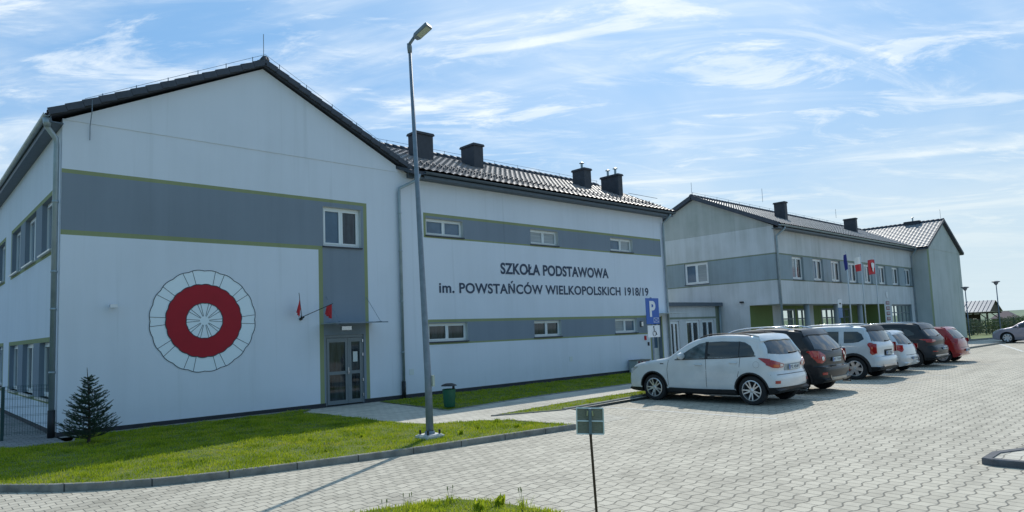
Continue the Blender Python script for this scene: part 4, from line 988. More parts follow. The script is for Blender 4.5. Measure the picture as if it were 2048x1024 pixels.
    def handle(c, s, z, mt):
        for sg in (-1, 1):
            p = Vector(c.side(s, z, sg, .025)); q = Vector(c.side(s+.17, z, sg, .025)); mb = MB()
            mb.tube([Vector(c.side(s-.015, z, sg, -.01)), p, q, Vector(c.side(s+.185, z, sg, -.01))], .014*c.sc, 8); mb.build('door_handle', mt, c.root, smooth=True)
    def plate(c, z, txt, rear=True, h=.11, w=.5):
        k = c.kz(z, not rear); p = Vector(c.top(k, 0, .02)); mb = MB(); W2, H2_ = w/2*c.sc, h/2*c.sc; d = -1 if rear else 1
        mb.box((-W2, p.y-.008+d*.006, p.z-H2_), (W2, p.y+.008+d*.006, p.z+H2_)); po = mb.build('number_plate', PLATE, c.root)
        mb = MB(); mb.box((-W2, p.y+d*.016-.001, p.z-H2_), (-W2+.055, p.y+d*.016+.001, p.z+H2_)); mb.build('plate_band', BLUE, po)
        if txt and rear:
            tm = text_mesh('plate_text', txt, LETTER, None, -W2+.075, W2-.02, p.z-H2_*.58, p.z+H2_*.62, p.y-.018, thick=.002); tm.parent = po
    def wiper(c, z0, v0, v1):
        k = c.kz(z0); mb = MB(); mb.beam(c.top(k, v0, .03), c.top(c.kz(z0+.03), v1, .03), .018, .02); mb.lathe([(0, 0), (.03, 0), (.03, .03), (0, .04)], c.top(k, v0, .0), 8); mb.build('wiper', BLACK, c.root)
    def exhaust(c, y, z=.27):
        mb = MB(); mb.tube([(y*c.sc, .20, z*c.sc), (y*c.sc, -.01, z*c.sc)], .03, 10, cap=False); mb.build('exhaust', CHROME, c.root)
def wheels_of(c, **kw):
    for x in c.wh:
        for sg in (-1, 1): c.wheel(x, sg, **kw)

SUVP = [(.10, .30), (.03, .40), (.00, .58), (.035, .70), (.075, .80), (.06, .95), (.12, 1.10), (.25, 1.32), (.38, 1.48), (.42, 1.565), (.62, 1.60), (1.0, 1.625), (1.5, 1.635), (1.95, 1.605), (2.30, 1.51), (2.60, 1.35), (2.88, 1.17), (3.10, 1.095), (3.5, 1.04), (3.88, .965), (4.12, .86), (4.25, .70), (4.29, .52), (4.27, .34), (4.15, .24), (3.6, .21), (2.2, .20), (.8, .21), (.3, .24)]
def suv_white():
    r = thing('parked_car', 'white SUV parked nearest, black roof rails and ten-spoke wheels, rear towards the camera', 'car', (17.30, 7.86, LOT), 0, 'cars parked side by side in the bays')
    c = Car(r, 0, carpaint('white_paint', (.70, .72, .74), .325*1.12, rear=.10), .885, SUVP, 1.02, (.68, 3.36), R=.335, sc=1.12)
    c.sidep('front_window', [(1.83, 1.455), (2.0, 1.43), (2.28, 1.29), (2.62, 1.085)], [(1.83, 1.085), (2.0, 1.08), (2.28, 1.07), (2.62, 1.06)], CGLASS2)
    c.sidep('rear_window', [(.95, 1.46), (1.4, 1.475), (1.76, 1.46)], [(.95, 1.115), (1.4, 1.10), (1.76, 1.088)], CGLASS)
    c.sidep('quarter_window', [(.56, 1.20), (.66, 1.36), (.80, 1.44), (.93, 1.46)], [(.56, 1.145), (.66, 1.135), (.80, 1.125), (.93, 1.117)], CGLASS)
    c.sidep('window_trim', [(.53, 1.14), (1.2, 1.098), (1.8, 1.078), (2.68, 1.05)], [(.53, 1.118), (1.2, 1.076), (1.8, 1.056), (2.68, 1.03)], BLACK, eps=.008, rows=1)
    c.sidep('door_pillar', [(1.75, 1.47), (1.84, 1.47)], [(1.75, 1.07), (1.84, 1.07)], BLACK, eps=.004, rows=3)
    c.sidep('door_pillar', [(.92, 1.465), (.96, 1.465)], [(.92, 1.11), (.96, 1.11)], BLACK, eps=.004, rows=3)
    c.rearp('rear_screen', [(-.72, 1.44), (-.4, 1.475), (0, 1.48), (.4, 1.475), (.72, 1.44)], [(-.84, 1.18), (-.4, 1.145), (0, 1.14), (.4, 1.145), (.84, 1.18)], CGLASS)
    c.topp('windscreen', [(-.72, 2.12), (0, 2.08), (.72, 2.12)], [(-.82, 2.78), (0, 2.90), (.82, 2.78)], CGLASS)
    # tail lamps: a wedge that wraps the corner
    for sg in (-1, 1):
        c.patch('tail_lamp', lambda v, z, e, sg=sg: c.rz(sg*v, z, e), [(.46, .93), (.70, .985), (.86, 1.03), (.99, 1.06)], [(.48, .86), (.70, .845), (.86, .86), (.99, .92)], REDL, eps=.014, rows=5)
        c.patch('lamp_lens', lambda v, z, e, sg=sg: c.rz(sg*v, z, e), [(.66, .915), (.84, .93)], [(.66, .865), (.84, .875)], ORANGE, eps=.019, rows=3)
        c.patch('lamp_lens', lambda v, z, e, sg=sg: c.rz(sg*v, z, e), [(.50, .925), (.62, .94)], [(.50, .875), (.62, .875)], CLEARL, eps=.018, rows=3)
        c.patch('tail_lamp', lambda s, z, e, sg=sg: c.side(s, z, sg, e), [(.20, 1.06), (.32, 1.075), (.46, 1.085)], [(.20, .90), (.32, .97), (.46, 1.075)], REDL, eps=.010, rows=3)
        c.patch('reflector', lambda v, z, e, sg=sg: c.rz(sg*v, z, e), [(.72, .565), (.86, .565)], [(.72, .50), (.86, .50)], REDL, eps=.01, rows=2)
    c.rearp('bumper_seam', [(-.93, .70), (0, .71), (.93, .70)], [(-.93, .688), (0, .697), (.93, .688)], BLACK, eps=.003, rows=1)
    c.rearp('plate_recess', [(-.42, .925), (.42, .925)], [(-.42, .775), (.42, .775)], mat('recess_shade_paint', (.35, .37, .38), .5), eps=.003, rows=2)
    c.topp('roof_spoiler', [(-.86, .40), (0, .36), (.86, .40)], [(-.84, .66), (0, .62), (.84, .66)], c.bodyo.data.materials[0], eps=.035, rows=3)
    c.plate(.85, 'PZ 454F'); c.wiper(1.16, .05, .55)
    c.rails(.65, 2.05, .83, BLACK, h=.04)
    for x in c.wh: c.arch(x, BLACK, .035, 4, 176, .010)
    wheels_of(c, twin=True)
    c.mirror(2.42, 1.08, c.bodyo.data.materials[0])
    c.seam([(1.80, 1.06), (1.81, .7), (1.82, .38)]); c.seam([(2.86, 1.03), (2.92, .80), (2.90, .40)]); c.seam([(.90, 1.11), (.93, .85), (.99, .64)])
    c.sidep('sill_trim', [(1.08, .345), (2.0, .335), (2.9, .345)], [(1.08, .25), (2.0, .24), (2.9, .25)], BLACK, eps=.02, rows=2)
    c.handle(1.93, .92, c.bodyo.data.materials[0]); c.handle(1.00, .97, c.bodyo.data.materials[0])
    # fuel flap ring
    A = [(.52+.075*math.cos(2*PI*i/20), .93+.075*math.sin(2*PI*i/20)) for i in range(21)]; B = [(.52+.070*math.cos(2*PI*i/20), .93+.070*math.sin(2*PI*i/20)) for i in range(21)]
    c.sidep('fuel_flap', A, B, mat('seam_grey', (.25, .26, .27), .5), eps=.0025, sgs=(-1,), rows=1, sub=1, edge=False)
    c.sidep('side_vent', [(3.02, .95), (3.12, .955)], [(3.02, .93), (3.12, .93)], BLACK, eps=.005, rows=1)
    for sg in (-1, 1):
        c.patch('headlight', lambda s, z, e, sg=sg: c.side(s, z, sg, e), [(3.86, .865), (4.0, .85), (4.10, .80)], [(3.86, .84), (4.0, .76), (4.10, .70)], CLEARL, eps=.006, rows=3)
        c.patch('headlight', lambda v, z, e, sg=sg: c.top(c.kz(z, True), sg*v, e), [(.60, .80), (.95, .82)], [(.60, .70), (.95, .70)], CLEARL, eps=.006, rows=3)
    c.rearp('grille', [(-.5, .72), (.5, .72)], [(-.6, .42), (.6, .42)], BLACK, front=True)
    c.exhaust(.55)
    mb = MB(); p = Vector(c.top(c.ks(.75), 0)); mb.tube([p, p+Vector((0, -.10, .09))], .008, 6); mb.build('aerial', BLACK, r)
    return r
def suv_dark():
    r = thing('parked_car', 'dark grey crossover with silver roof rails and round-lensed red lamps beside the white SUV', 'car', (20.40, 7.92, LOT), 0, 'cars parked side by side in the bays')
    P = [(.12, .33), (.04, .43), (.0, .58), (.03, .68), (.13, .72), (.12, .90), (.16, 1.06), (.34, 1.30), (.54, 1.52), (.60, 1.61), (.80, 1.645), (1.3, 1.685), (1.9, 1.69), (2.4, 1.655), (2.9, 1.54), (3.25, 1.34), (3.58, 1.12), (3.8, 1.06), (4.15, 1.0), (4.42, .88), (4.53, .70), (4.56, .52), (4.53, .34), (4.4, .25), (3.8, .22), (2.3, .21), (.9, .22), (.35, .25)]
    c = Car(r, 0, carpaint('dark_grey_paint', (.016, .018, .022), .40*1.13, .0), .92, P, 1.06, (.84, 3.55), R=.36, sc=1.13)
    c.sidep('front_window', [(2.2, 1.48), (2.7, 1.43), (3.05, 1.29), (3.5, 1.09)], [(2.2, 1.08), (2.7, 1.075), (3.05, 1.07), (3.5, 1.06)], CGLASS)
    c.sidep('rear_window', [(1.22, 1.49), (1.7, 1.505), (2.14, 1.49)], [(1.22, 1.09), (1.7, 1.085), (2.14, 1.08)], CGLASS)
    c.sidep('quarter_window', [(.66, 1.13), (.9, 1.38), (1.15, 1.48)], [(.66, 1.10), (.9, 1.095), (1.15, 1.09)], CGLASS)
    c.sidep('window_trim', [(.62, 1.10), (.88, 1.405), (1.15, 1.51), (1.7, 1.535), (2.6, 1.48), (3.05, 1.325)], [(.66, 1.12), (.90, 1.385), (1.15, 1.49), (1.7, 1.515), (2.6, 1.46), (3.05, 1.305)], CHROME, eps=.010, rows=1)
    c.sidep('window_trim', [(.62, 1.095), (2.1, 1.075), (3.5, 1.055)], [(.62, 1.078), (2.1, 1.058), (3.5, 1.04)], CHROME, eps=.010, rows=1)
    c.rearp('rear_screen', [(-.66, 1.50), (0, 1.54), (.66, 1.50)], [(-.84, 1.15), (-.5, 1.07), (0, 1.05)][0:1]+[(0, 1.05), (.84, 1.15)], CGLASS)
    c.topp('windscreen', [(-.72, 2.75), (0, 2.7), (.72, 2.75)], [(-.82, 3.5), (0, 3.6), (.82, 3.5)], CGLASS)
    for sg in (-1, 1):
        f = lambda v, z, e, sg=sg: c.rz(sg*v, z, e)
        c.patch('tail_lamp', f, [(.60, .98), (.74, 1.07), (.88, 1.10), (1.0, 1.10)], [(.60, .86), (.74, .78), (.88, .80), (1.0, .95)], REDL, eps=.02, rows=5)
        c.patch('tail_lamp', lambda s, z, e, sg=sg: c.side(s, z, sg, e), [(.20, 1.10), (.34, 1.10), (.48, 1.09)], [(.20, .92), (.34, .99), (.48, 1.075)], REDL, eps=.012, rows=3)
        A = [(.72+.055*math.cos(2*PI*i/14), .90+.05*math.sin(2*PI*i/14)) for i in range(15)]
        c.patch('lamp_lens', f, A, [(.72, .90)]*15, CLEARL, eps=.030, rows=2, sub=1, edge=False)
        c.patch('reflector', f, [(.74, .56), (.88, .56)], [(.74, .50), (.88, .50)], REDL, eps=.012, rows=2)
    c.rearp('bumper_trim', [(-.9, .70), (0, .715), (.9, .70)], [(-.9, .672), (0, .685), (.9, .672)], CHROME, eps=.016, rows=1)
    c.rearp('skid_plate', [(-.62, .50), (-.5, .43), (.5, .43), (.62, .50)], [(-.5, .36), (-.4, .34), (.4, .34), (.5, .36)], mat('skid_silver', (.45, .44, .42), .4, .7), eps=.02, rows=2)
    c.topp('roof_spoiler', [(-.84, .56), (0, .50), (.84, .56)], [(-.84, .85), (0, .8), (.84, .85)], c.bodyo.data.materials[0], eps=.03, rows=3)
    c.plate(.86, 'PZ 71K4'); c.wiper(1.09, 0, .5); c.rails(.9, 2.9, .80, CHROME, h=.065, r=.019)
    for x in c.wh: c.arch(x, BLACK, .05, -10, 190, .012)
    wheels_of(c); c.mirror(3.15, 1.06, c.bodyo.data.materials[0]); c.seam([(2.17, 1.07), (2.17, .4)]); c.seam([(1.2, 1.09), (1.1, .75)]); c.handle(1.35, .95, CHROME); c.handle(2.3, .94, CHROME); c.exhaust(.5)
def suv_silver():
    r = thing('parked_car', 'boxy silver SUV with upright oval red lamps and black wheel arches', 'car', (25.75, 8.26, LOT), 0, 'cars parked side by side in the bays')
    P = [(.12, .32), (.04, .42), (.0, .56), (.03, .68), (.09, .74), (.09, 1.02), (.16, 1.14), (.28, 1.36), (.38, 1.53), (.42, 1.61), (.60, 1.645), (1.2, 1.67), (1.8, 1.67), (2.3, 1.64), (2.72, 1.53), (3.05, 1.33), (3.34, 1.13), (3.55, 1.07), (3.9, 1.02), (4.16, .90), (4.27, .70), (4.31, .52), (4.28, .34), (4.15, .25), (3.6, .22), (2.2, .21), (.8, .22), (.3, .25)]
    c = Car(r, 0, carpaint('silver_paint', (.62, .66, .70), .40*1.13, .25), .91, P, 1.06, (.80, 3.47), R=.35, sc=1.13, tumble=.15)
    c.sidep('front_window', [(2.15, 1.475), (2.55, 1.43), (2.85, 1.30), (3.25, 1.10)], [(2.15, 1.10), (2.55, 1.09), (2.85, 1.08), (3.25, 1.07)], CGLASS)
    c.sidep('rear_window', [(1.22, 1.49), (1.7, 1.50), (2.08, 1.48)], [(1.22, 1.10), (1.7, 1.10), (2.08, 1.10)], CGLASS)
    c.sidep('quarter_window', [(.48, 1.26), (.54, 1.40), (.66, 1.475), (1.06, 1.485)], [(.48, 1.24), (.62, 1.16), (.8, 1.135), (1.06, 1.13)], CGLASS)
    c.rearp('rear_screen', [(-.76, 1.50), (0, 1.53), (.76, 1.50)], [(-.84, 1.17), (0, 1.13), (.84, 1.17)], CGLASS)
    c.topp('windscreen', [(-.72, 2.55), (0, 2.5), (.72, 2.55)], [(-.82, 3.26), (0, 3.36), (.82, 3.26)], CGLASS)
    for sg in (-1, 1):
        f = lambda v, z, e, sg=sg: c.rz(sg*v, z, e)
        c.patch('tail_lamp', f, [(.82, 1.06), (.88, 1.12), (.94, 1.13), (1.0, 1.08)], [(.82, .82), (.88, .77), (.94, .76), (1.0, .82)], REDL, eps=.022, rows=5)
        c.patch('tail_lamp', lambda s, z, e, sg=sg: c.side(s, z, sg, e), [(.13, 1.09), (.20, 1.10), (.27, 1.04)], [(.13, .80), (.20, .80), (.27, .88)], REDL, eps=.020, rows=4)
        c.patch('lamp_lens', f, [(.85, 1.0), (.97, 1.0)], [(.85, .93), (.97, .93)], ORANGE, eps=.027, rows=2)
    c.rearp('plate_recess', [(-.34, .90), (.34, .90)], [(-.34, .72), (.34, .72)], BLACK, eps=.004, rows=2)
    c.rearp('skid_plate', [(-.6, .47), (.6, .47)], [(-.6, .40), (.6, .40)], RIM, eps=.012, rows=2)
    c.topp('roof_spoiler', [(-.80, .38), (0, .34), (.80, .38)], [(-.80, .60), (0, .58), (.80, .60)], BLACK, eps=.028, rows=3)
    c.plate(.80, 'PZ 2F61'); c.wiper(1.15, 0, .5); c.rails(.8, 2.5, .84, c.bodyo.data.materials[0], h=.06, r=.02)
    for x in c.wh: c.arch(x, BLACK, .075, -14, 194, .014)
    wheels_of(c, spokes=6, style=1); c.mirror(2.98, 1.06, BLACK); c.seam([(2.11, 1.09), (2.11, .4)]); c.seam([(1.17, 1.12), (1.1, .75)]); c.handle(1.28, .97, c.bodyo.data.materials[0])
    mb = MB(); p = Vector(c.top(c.ks(2.2), 0)); mb.tube([p, p+Vector((0, -.1, .22))], .006, 6); mb.build('aerial', BLACK, r)
def hatch(name_label, loc, col, mname, H, L, W, sc, lampv, rot=0, wheelstyle=1, txt='PZ 52A8', metal=.2):
    r = thing('parked_car', name_label, 'car', loc, rot, 'cars parked side by side in the bays')
    k = L/3.8; h = H/1.5
    P = [(.10, .28), (.03, .36), (.0, .50), (.03, .62), (.06, .80), (.12, .95), (.28, 1.18), (.42, 1.34), (.48, 1.42), (.70, 1.46), (1.2, 1.495), (1.7, 1.49), (2.1, 1.44), (2.45, 1.31), (2.75, 1.12), (2.98, .97), (3.2, .91), (3.5, .84), (3.68, .72), (3.78, .56), (3.80, .40), (3.75, .28), (3.6, .22), (3.1, .19), (1.9, .18), (.7, .19), (.25, .22)]
    P = [(a*k, b*h) for a, b in P]
    c = Car(r, 0, carpaint(mname, col, .22*sc, metal), W, P, .93*h, (.64*k, 3.08*k), R=.30*(.5+.5*h), sc=sc, tumble=.19, spine=.55)
    q = lambda L_: [(a*k, b*h) for a, b in L_]
    c.sidep('front_window', q([(1.78, 1.33), (2.1, 1.28), (2.4, 1.15), (2.72, .98)]), q([(1.78, .96), (2.1, .95), (2.4, .94), (2.72, .93)]), CGLASS)
    c.sidep('rear_window', q([(.95, 1.32), (1.4, 1.345), (1.72, 1.33)]), q([(.95, .985), (1.4, .97), (1.72, .96)]), CGLASS)
    c.sidep('quarter_window', q([(.55, 1.07), (.70, 1.22), (.90, 1.31)]), q([(.55, 1.03), (.70, 1.0), (.90, .99)]), CGLASS)
    z = lambda L_: [(a, b*h) for a, b in L_]
    c.rearp('rear_screen', z([(-.72, 1.31), (0, 1.34), (.72, 1.31)]), z([(-.82, 1.0), (0, .96), (.82, 1.0)]), CGLASS)
    c.topp('windscreen', [(-.72, 2.15*k), (0, 2.1*k), (.72, 2.15*k)], [(-.82, 2.85*k), (0, 2.93*k), (.82, 2.85*k)], CGLASS)
    for sg in (-1, 1):
        f = lambda v, zz_, e, sg=sg: c.rz(sg*v, zz_, e)
        c.patch('tail_lamp', f, z([(lampv, .88), (.85, .95), (1.0, .97)]), z([(lampv, .80), (.85, .72), (1.0, .80)]), REDL, eps=.018, rows=4)
        c.patch('tail_lamp', lambda s, zz_, e, sg=sg: c.side(s, zz_, sg, e), z([(.10, .96), (.22, .97), (.32, .95)]), z([(.10, .80), (.22, .86), (.32, .93)]), REDL, eps=.012, rows=3)
    c.rearp('bumper_seam', z([(-.93, .62), (.93, .62)]), z([(-.93, .605), (.93, .605)]), BLACK, eps=.004, rows=1)
    c.plate(.50*h if lampv > .7 else .76*h, txt); c.wiper(.98*h, 0, .45)
    c.topp('roof_spoiler', [(-.80, .44*k), (.80, .44*k)], [(-.80, .66*k), (.80, .66*k)], c.bodyo.data.materials[0], eps=.025, rows=3)
    wheels_of(c, spokes=7 if wheelstyle else 10, style=wheelstyle, rimr=.205*(.5+.5*h)); c.mirror(2.42*k, .93*h, c.bodyo.data.materials[0]); c.seam(q([(1.75, .95), (1.75, .3)])); c.handle(1.85*k, .84*h, c.bodyo.data.materials[0])
    return c
def suv_black():
    r = thing('parked_car', 'dark blue-grey SUV with slim red lamps and bright roof edge beside the small red car', 'car', (32.45, 8.35, LOT), 0, 'cars parked side by side in the bays')
    P = [(.10, .34), (.03, .44), (.0, .62), (.05, .74), (.13, .80), (.12, .98), (.20, 1.12), (.38, 1.32), (.52, 1.48), (.58, 1.58), (.78, 1.62), (1.2, 1.645), (1.8, 1.655), (2.4, 1.62), (2.85, 1.51), (3.2, 1.32), (3.52, 1.12), (3.75, 1.05), (4.1, .98), (4.34, .86), (4.45, .68), (4.48, .50), (4.45, .34), (4.3, .25), (3.7, .22), (2.3, .21), (.9, .22), (.35, .25)]
    c = Car(r, 0, carpaint('blue_grey_paint', (.020, .026, .034), .36*1.13, .0), .925, P, 1.06, (.86, 3.53), R=.36, sc=1.13, tumble=.18)
    c.sidep('front_window', [(2.2, 1.46), (2.7, 1.40), (3.0, 1.27), (3.42, 1.09)], [(2.2, 1.09), (2.7, 1.08), (3.0, 1.075), (3.42, 1.065)], CGLASS)
    c.sidep('rear_window', [(1.15, 1.45), (1.7, 1.475), (2.14, 1.46)], [(1.15, 1.12), (1.7, 1.10), (2.14, 1.09)], CGLASS)
    c.sidep('quarter_window', [(.72, 1.24), (.9, 1.38), (1.08, 1.43)], [(.72, 1.19), (.9, 1.16), (1.08, 1.14)], CGLASS)
    c.rearp('rear_screen', [(-.68, 1.46), (0, 1.49), (.68, 1.46)], [(-.80, 1.15), (0, 1.11), (.80, 1.15)], CGLASS)
    c.topp('windscreen', [(-.72, 2.65), (0, 2.6), (.72, 2.65)], [(-.82, 3.44), (0, 3.52), (.82, 3.44)], CGLASS)
    c.topp('roof_spoiler', [(-.84, .48), (0, .44), (.84, .48)], [(-.84, .8), (0, .76), (.84, .8)], c.bodyo.data.materials[0], eps=.03, rows=3)
    for sg in (-1, 1):
        f = lambda v, z, e, sg=sg: c.rz(sg*v, z, e)
        c.patch('tail_lamp', f, [(.55, .99), (.8, 1.02), (1.0, 1.04)], [(.55, .95), (.8, .90), (1.0, .92)], REDL, eps=.016, rows=3)
        c.patch('tail_lamp', lambda s, z, e, sg=sg: c.side(s, z, sg, e), [(.16, 1.03), (.35, 1.04), (.55, 1.03)], [(.16, .94), (.35, .98), (.55, 1.015)], REDL, eps=.012, rows=3)
        c.patch('reflector', f, [(.70, .60), (.92, .60)], [(.70, .57), (.92, .57)], REDL, eps=.012, rows=1)
    c.rearp('bumper_trim', [(-.8, .46), (.8, .46)], [(-.8, .42), (.8, .42)], RIM, eps=.014, rows=1)
    c.plate(.68, 'PZ 9A30'); c.wiper(1.14, 0, .5); c.rails(.95, 2.75, .84, CHROME, h=.035, r=.014)
    for x in c.wh: c.arch(x, BLACK, .045, -10, 190, .012)
    wheels_of(c, spokes=5, style=1); c.mirror(3.12, 1.06, c.bodyo.data.materials[0]); c.seam([(2.17, 1.08), (2.17, .4)]); c.handle(1.35, .95, CHROME)
suv_white(); suv_dark(); suv_silver(); suv_black()
hatch('small silver hatchback half hidden between the boxy silver SUV and a dark SUV', (28.95, 8.50, LOT), (.60, .63, .66), 'light_silver_paint', 1.50, 3.8, .83, 1.10, .74, txt='PZ 4H72')
hatch('small dark red hatchback, the farthest car of the parked row', (35.60, 8.30, LOT), (.36, .012, .012), 'red_paint', 1.46, 4.0, .86, 1.12, .78, metal=0, txt='PZ 8K15')
# sedan across the lot, nose to the left of the picture
def sedan():
    r = thing('parked_car', 'pale mauve-silver saloon cut by the right edge beyond the lot', 'car', (58.9, 6.95, LOT), 0)
    P = [(.12, .28), (.04, .40), (.0, .60), (.04, .80), (.12, .96), (.5, 1.02), (.85, 1.06), (1.2, 1.25), (1.6, 1.41), (2.1, 1.455), (2.6, 1.42), (3.0, 1.28), (3.4, 1.04), (3.7, .96), (4.1, .88), (4.38, .76), (4.5, .60), (4.52, .42), (4.46, .28), (4.2, .22), (3.7, .19), (2.2, .18), (.9, .19), (.3, .22)]
    c = Car(r, 0, carpaint('mauve_silver_paint', (.40, .36, .42), .20*1.12, .3), .89, P, .96, (.95, 3.65), R=.33, sc=1.12, tumble=.26)
    c.sidep('front_window', [(2.2, 1.33), (2.6, 1.28), (2.95, 1.14), (3.3, .99)], [(2.2, .96), (2.6, .96), (2.95, .95), (3.3, .94)], CGLASS)
    c.sidep('rear_window', [(1.15, 1.10), (1.5, 1.28), (2.14, 1.33)], [(1.15, 1.0), (1.5, .98), (2.14, .965)], CGLASS)
    c.topp('windscreen', [(-.72, 2.75), (0, 2.7), (.72, 2.75)], [(-.82, 3.35), (0, 3.4), (.82, 3.35)], CGLASS2)
    for sg in (-1, 1):
        c.patch('headlight', lambda v, z, e, sg=sg: c.top(c.kz(z, True), sg*v, e), [(.62, .74), (1.0, .78)], [(.62, .62), (1.0, .64)], CLEARL, eps=.008, rows=3)
        c.patch('headlight', lambda s, z, e, sg=sg: c.side(s, z, sg, e), [(4.05, .80), (4.25, .78)], [(4.05, .74), (4.25, .66)], CLEARL, eps=.008, rows=3)
    c.rearp('grille', [(-.4, .70), (.4, .70)], [(-.4, .56), (.4, .56)], BLACK, front=True); c.plate(.45, None, rear=False)
    wheels_of(c, spokes=7, style=1); c.mirror(3.0, .96, c.bodyo.data.materials[0]); c.seam([(2.17, .95), (2.17, .3)])
sedan()

# ================================================================ street furniture
def plate3(mb, a, b, c, d, t, mi=0):
    a, b, c, d = map(Vector, (a, b, c, d)); n = (b-a).cross(d-a).normalized()*t
    mb.add([a, b, c, d, a+n, b+n, c+n, d+n], [(0, 1, 2, 3), (7, 6, 5, 4), (0, 4, 5, 1), (1, 5, 6, 2), (2, 6, 7, 3), (3, 7, 4, 0)], mi)
lamp = thing('street_lamp', 'tall slim grey lamp post on the lawn with a tilted flat head', 'street lamp', (7.97, 11.10, 0))
mb = MB(); mb.tube([(7.97, 11.10, .05), (7.965, 11.105, 1.2), (7.905, 11.18, 4.6), (7.845, 11.25, 7.98)], [.078, .070, .050, .034], 16); mb.build('pole', STEEL, lamp, smooth=True)
mb = MB(); mb.box((7.76, 10.90, -.05), (8.18, 11.31, .045)); mb.box((7.79, 10.93, .046), (8.15, 11.28, .066)); mb.build('foundation', mat('pale_foundation', (.62, .62, .60), .8, noise=.2), lamp)
for x in (7.83, 8.11):
    for y in (10.97, 11.23): mb = MB(); mb.tube([(x, y, .067), (x, y, .15)], .022, 8); mb.build('bolt_cap', BLACK, lamp)
mb = MB(); mb.lathe([(.10, .067), (.105, .10), (.086, .13)], (7.97, 11.10, 0), 16); mb.build('base_collar', STEEL, lamp, smooth=True)
mb = MB(); mb.box((8.005, 10.997, 1.0), (8.05, 11.045, 1.22)); mb.build('label_plate', mat('label_pale', (.45, .5, .42), .6), lamp)
mb = MB(); mb.tube([(7.845, 11.25, 7.93), (7.84, 11.25, 8.05), (7.81, 11.22, 8.12)], [.045, .052, .045], 12); mb.tube([(7.81, 11.22, 8.09), (7.87, 11.09, 8.24)], .032, 10); mb.build('bracket', STEEL, lamp, smooth=True)
hd = Vector((.16, -.50, .26)).normalized(); hr = Vector((.73, .02, .02)); hr = (hr-hd*hr.dot(hd)).normalized(); hn = hr.cross(hd); p0 = Vector((7.87, 11.10, 8.23))
mb = MB(); out = [(-.05, 0), (-.09, .06), (-.095, .38), (-.08, .41), (.08, .41), (.095, .38), (.09, .06), (.05, 0)]
top_ = [p0+hr*a+hd*b for a, b in out]; mb.prism([tuple(p) for p in top_], hn*.07); mb.build('lamp_head', STEEL, lamp)
mb = MB(); s_ = -1 if hn.z > 0 else 1
base_ = p0 + (hn*.0 if hn.z > 0 else hn*.07); q = [base_+hr*a+hd*b-hn*(.006 if hn.z > 0 else -.006) for a, b in ((-.072, .09), (-.072, .37), (.072, .37), (.072, .09))]
plate3(mb, *q, .004); mb.build('lamp_glass', mat('lamp_lens_grey', (.42, .47, .40), .3), lamp)
# litter bin
b_ = thing('litter_bin', 'green round litter bin with a dark domed hood on the shaded grass strip', 'litter bin', (11.55, 15.12, 0))
mb = MB(); mb.lathe([(0, .02), (.145, .02), (.155, .06), (.185, .50), (.195, .51), (.185, .515), (.165, .50), (.14, .1), (0, .08)], (11.55, 15.12, 0), 28); smooth_angle(mb.build('bin_body', BIN, b_), 40)
mb = MB(); mb.lathe([(0, .675), (.10, .668), (.19, .635), (.225, .605), (.22, .60), (.0, .615)], (11.55, 15.12, 0), 28); smooth_angle(mb.build('hood', BLACK, b_), 40)
mb = MB()
mb.beam((11.71, 15.12, -.03), (11.71, 15.12, .62), .05, .05); mb.build('post', BLACK, b_)
# parking sign
sg = thing('parking_sign', 'blue parking sign with a white P above a wheelchair plate, behind the white SUV', 'sign', (17.84, 12.64, 0))
mb = MB(); mb.tube([(17.84, 12.64, -.05), (17.84, 12.64, 2.96)], .032, 12); mb.build('pole', STEEL, sg, smooth=True)
mb = MB(); mb.box((17.49, 12.585, 2.11), (18.18, 12.60, 2.93)); so = mb.build('sign_plate', BLUE, sg)
tx = text_mesh('letter', 'P', FWHITE, None, 17.67, 17.98, 2.36, 2.83, 12.578, bold=.035); tx.parent = so
mb = MB()
for a, b, c, d in ((17.86, 2.155, 18.14, 2.165), (17.86, 2.295, 18.14, 2.305), (17.86, 2.165, 17.868, 2.295), (18.132, 2.165, 18.14, 2.295)): mb.box((a, 12.578, b), (c, 12.584, d))
mb.beam((17.868, 12.579, 2.167), (18.132, 12.579, 2.293), .004, .008); mb.beam((17.868, 12.5785, 2.293), (18.132, 12.5785, 2.167), .004, .008)
mb.build('envelope_mark', FWHITE, so)
mb = MB(); mb.box((17.53, 12.585, 1.69), (18.17, 12.60, 2.065)); s2_ = mb.build('sign_plate', FWHITE, sg)
mb = MB(); mb.lathe([(.014, 0), (.032, 0)], (17.84, 2.0, 0), 12)
wc = MB()
for i in range(22):
    a0 = -PI*1.25+i*2*PI*.80/22; a1 = a0+2*PI*.80/22; r_ = .085
    wc.beam((17.86+r_*math.cos(a0), 12.579, 1.81+r_*math.sin(a0)), (17.86+r_*math.cos(a1), 12.579, 1.81+r_*math.sin(a1)), .004, .022, up=(0, 1, 0))
wc.beam((17.84, 12.578, 1.98), (17.845, 12.578, 1.86), .004, .035, up=(0, 1, 0)); wc.beam((17.845, 12.577, 1.86), (17.93, 12.577, 1.86), .004, .025, up=(0, 1, 0)); wc.beam((17.93, 12.576, 1.86), (17.98, 12.576, 1.76), .004, .025, up=(0, 1, 0)); wc.box((17.81, 12.574, 1.99), (17.86, 12.580, 2.04))
wc.build('wheelchair_mark', BLACK, s2_)
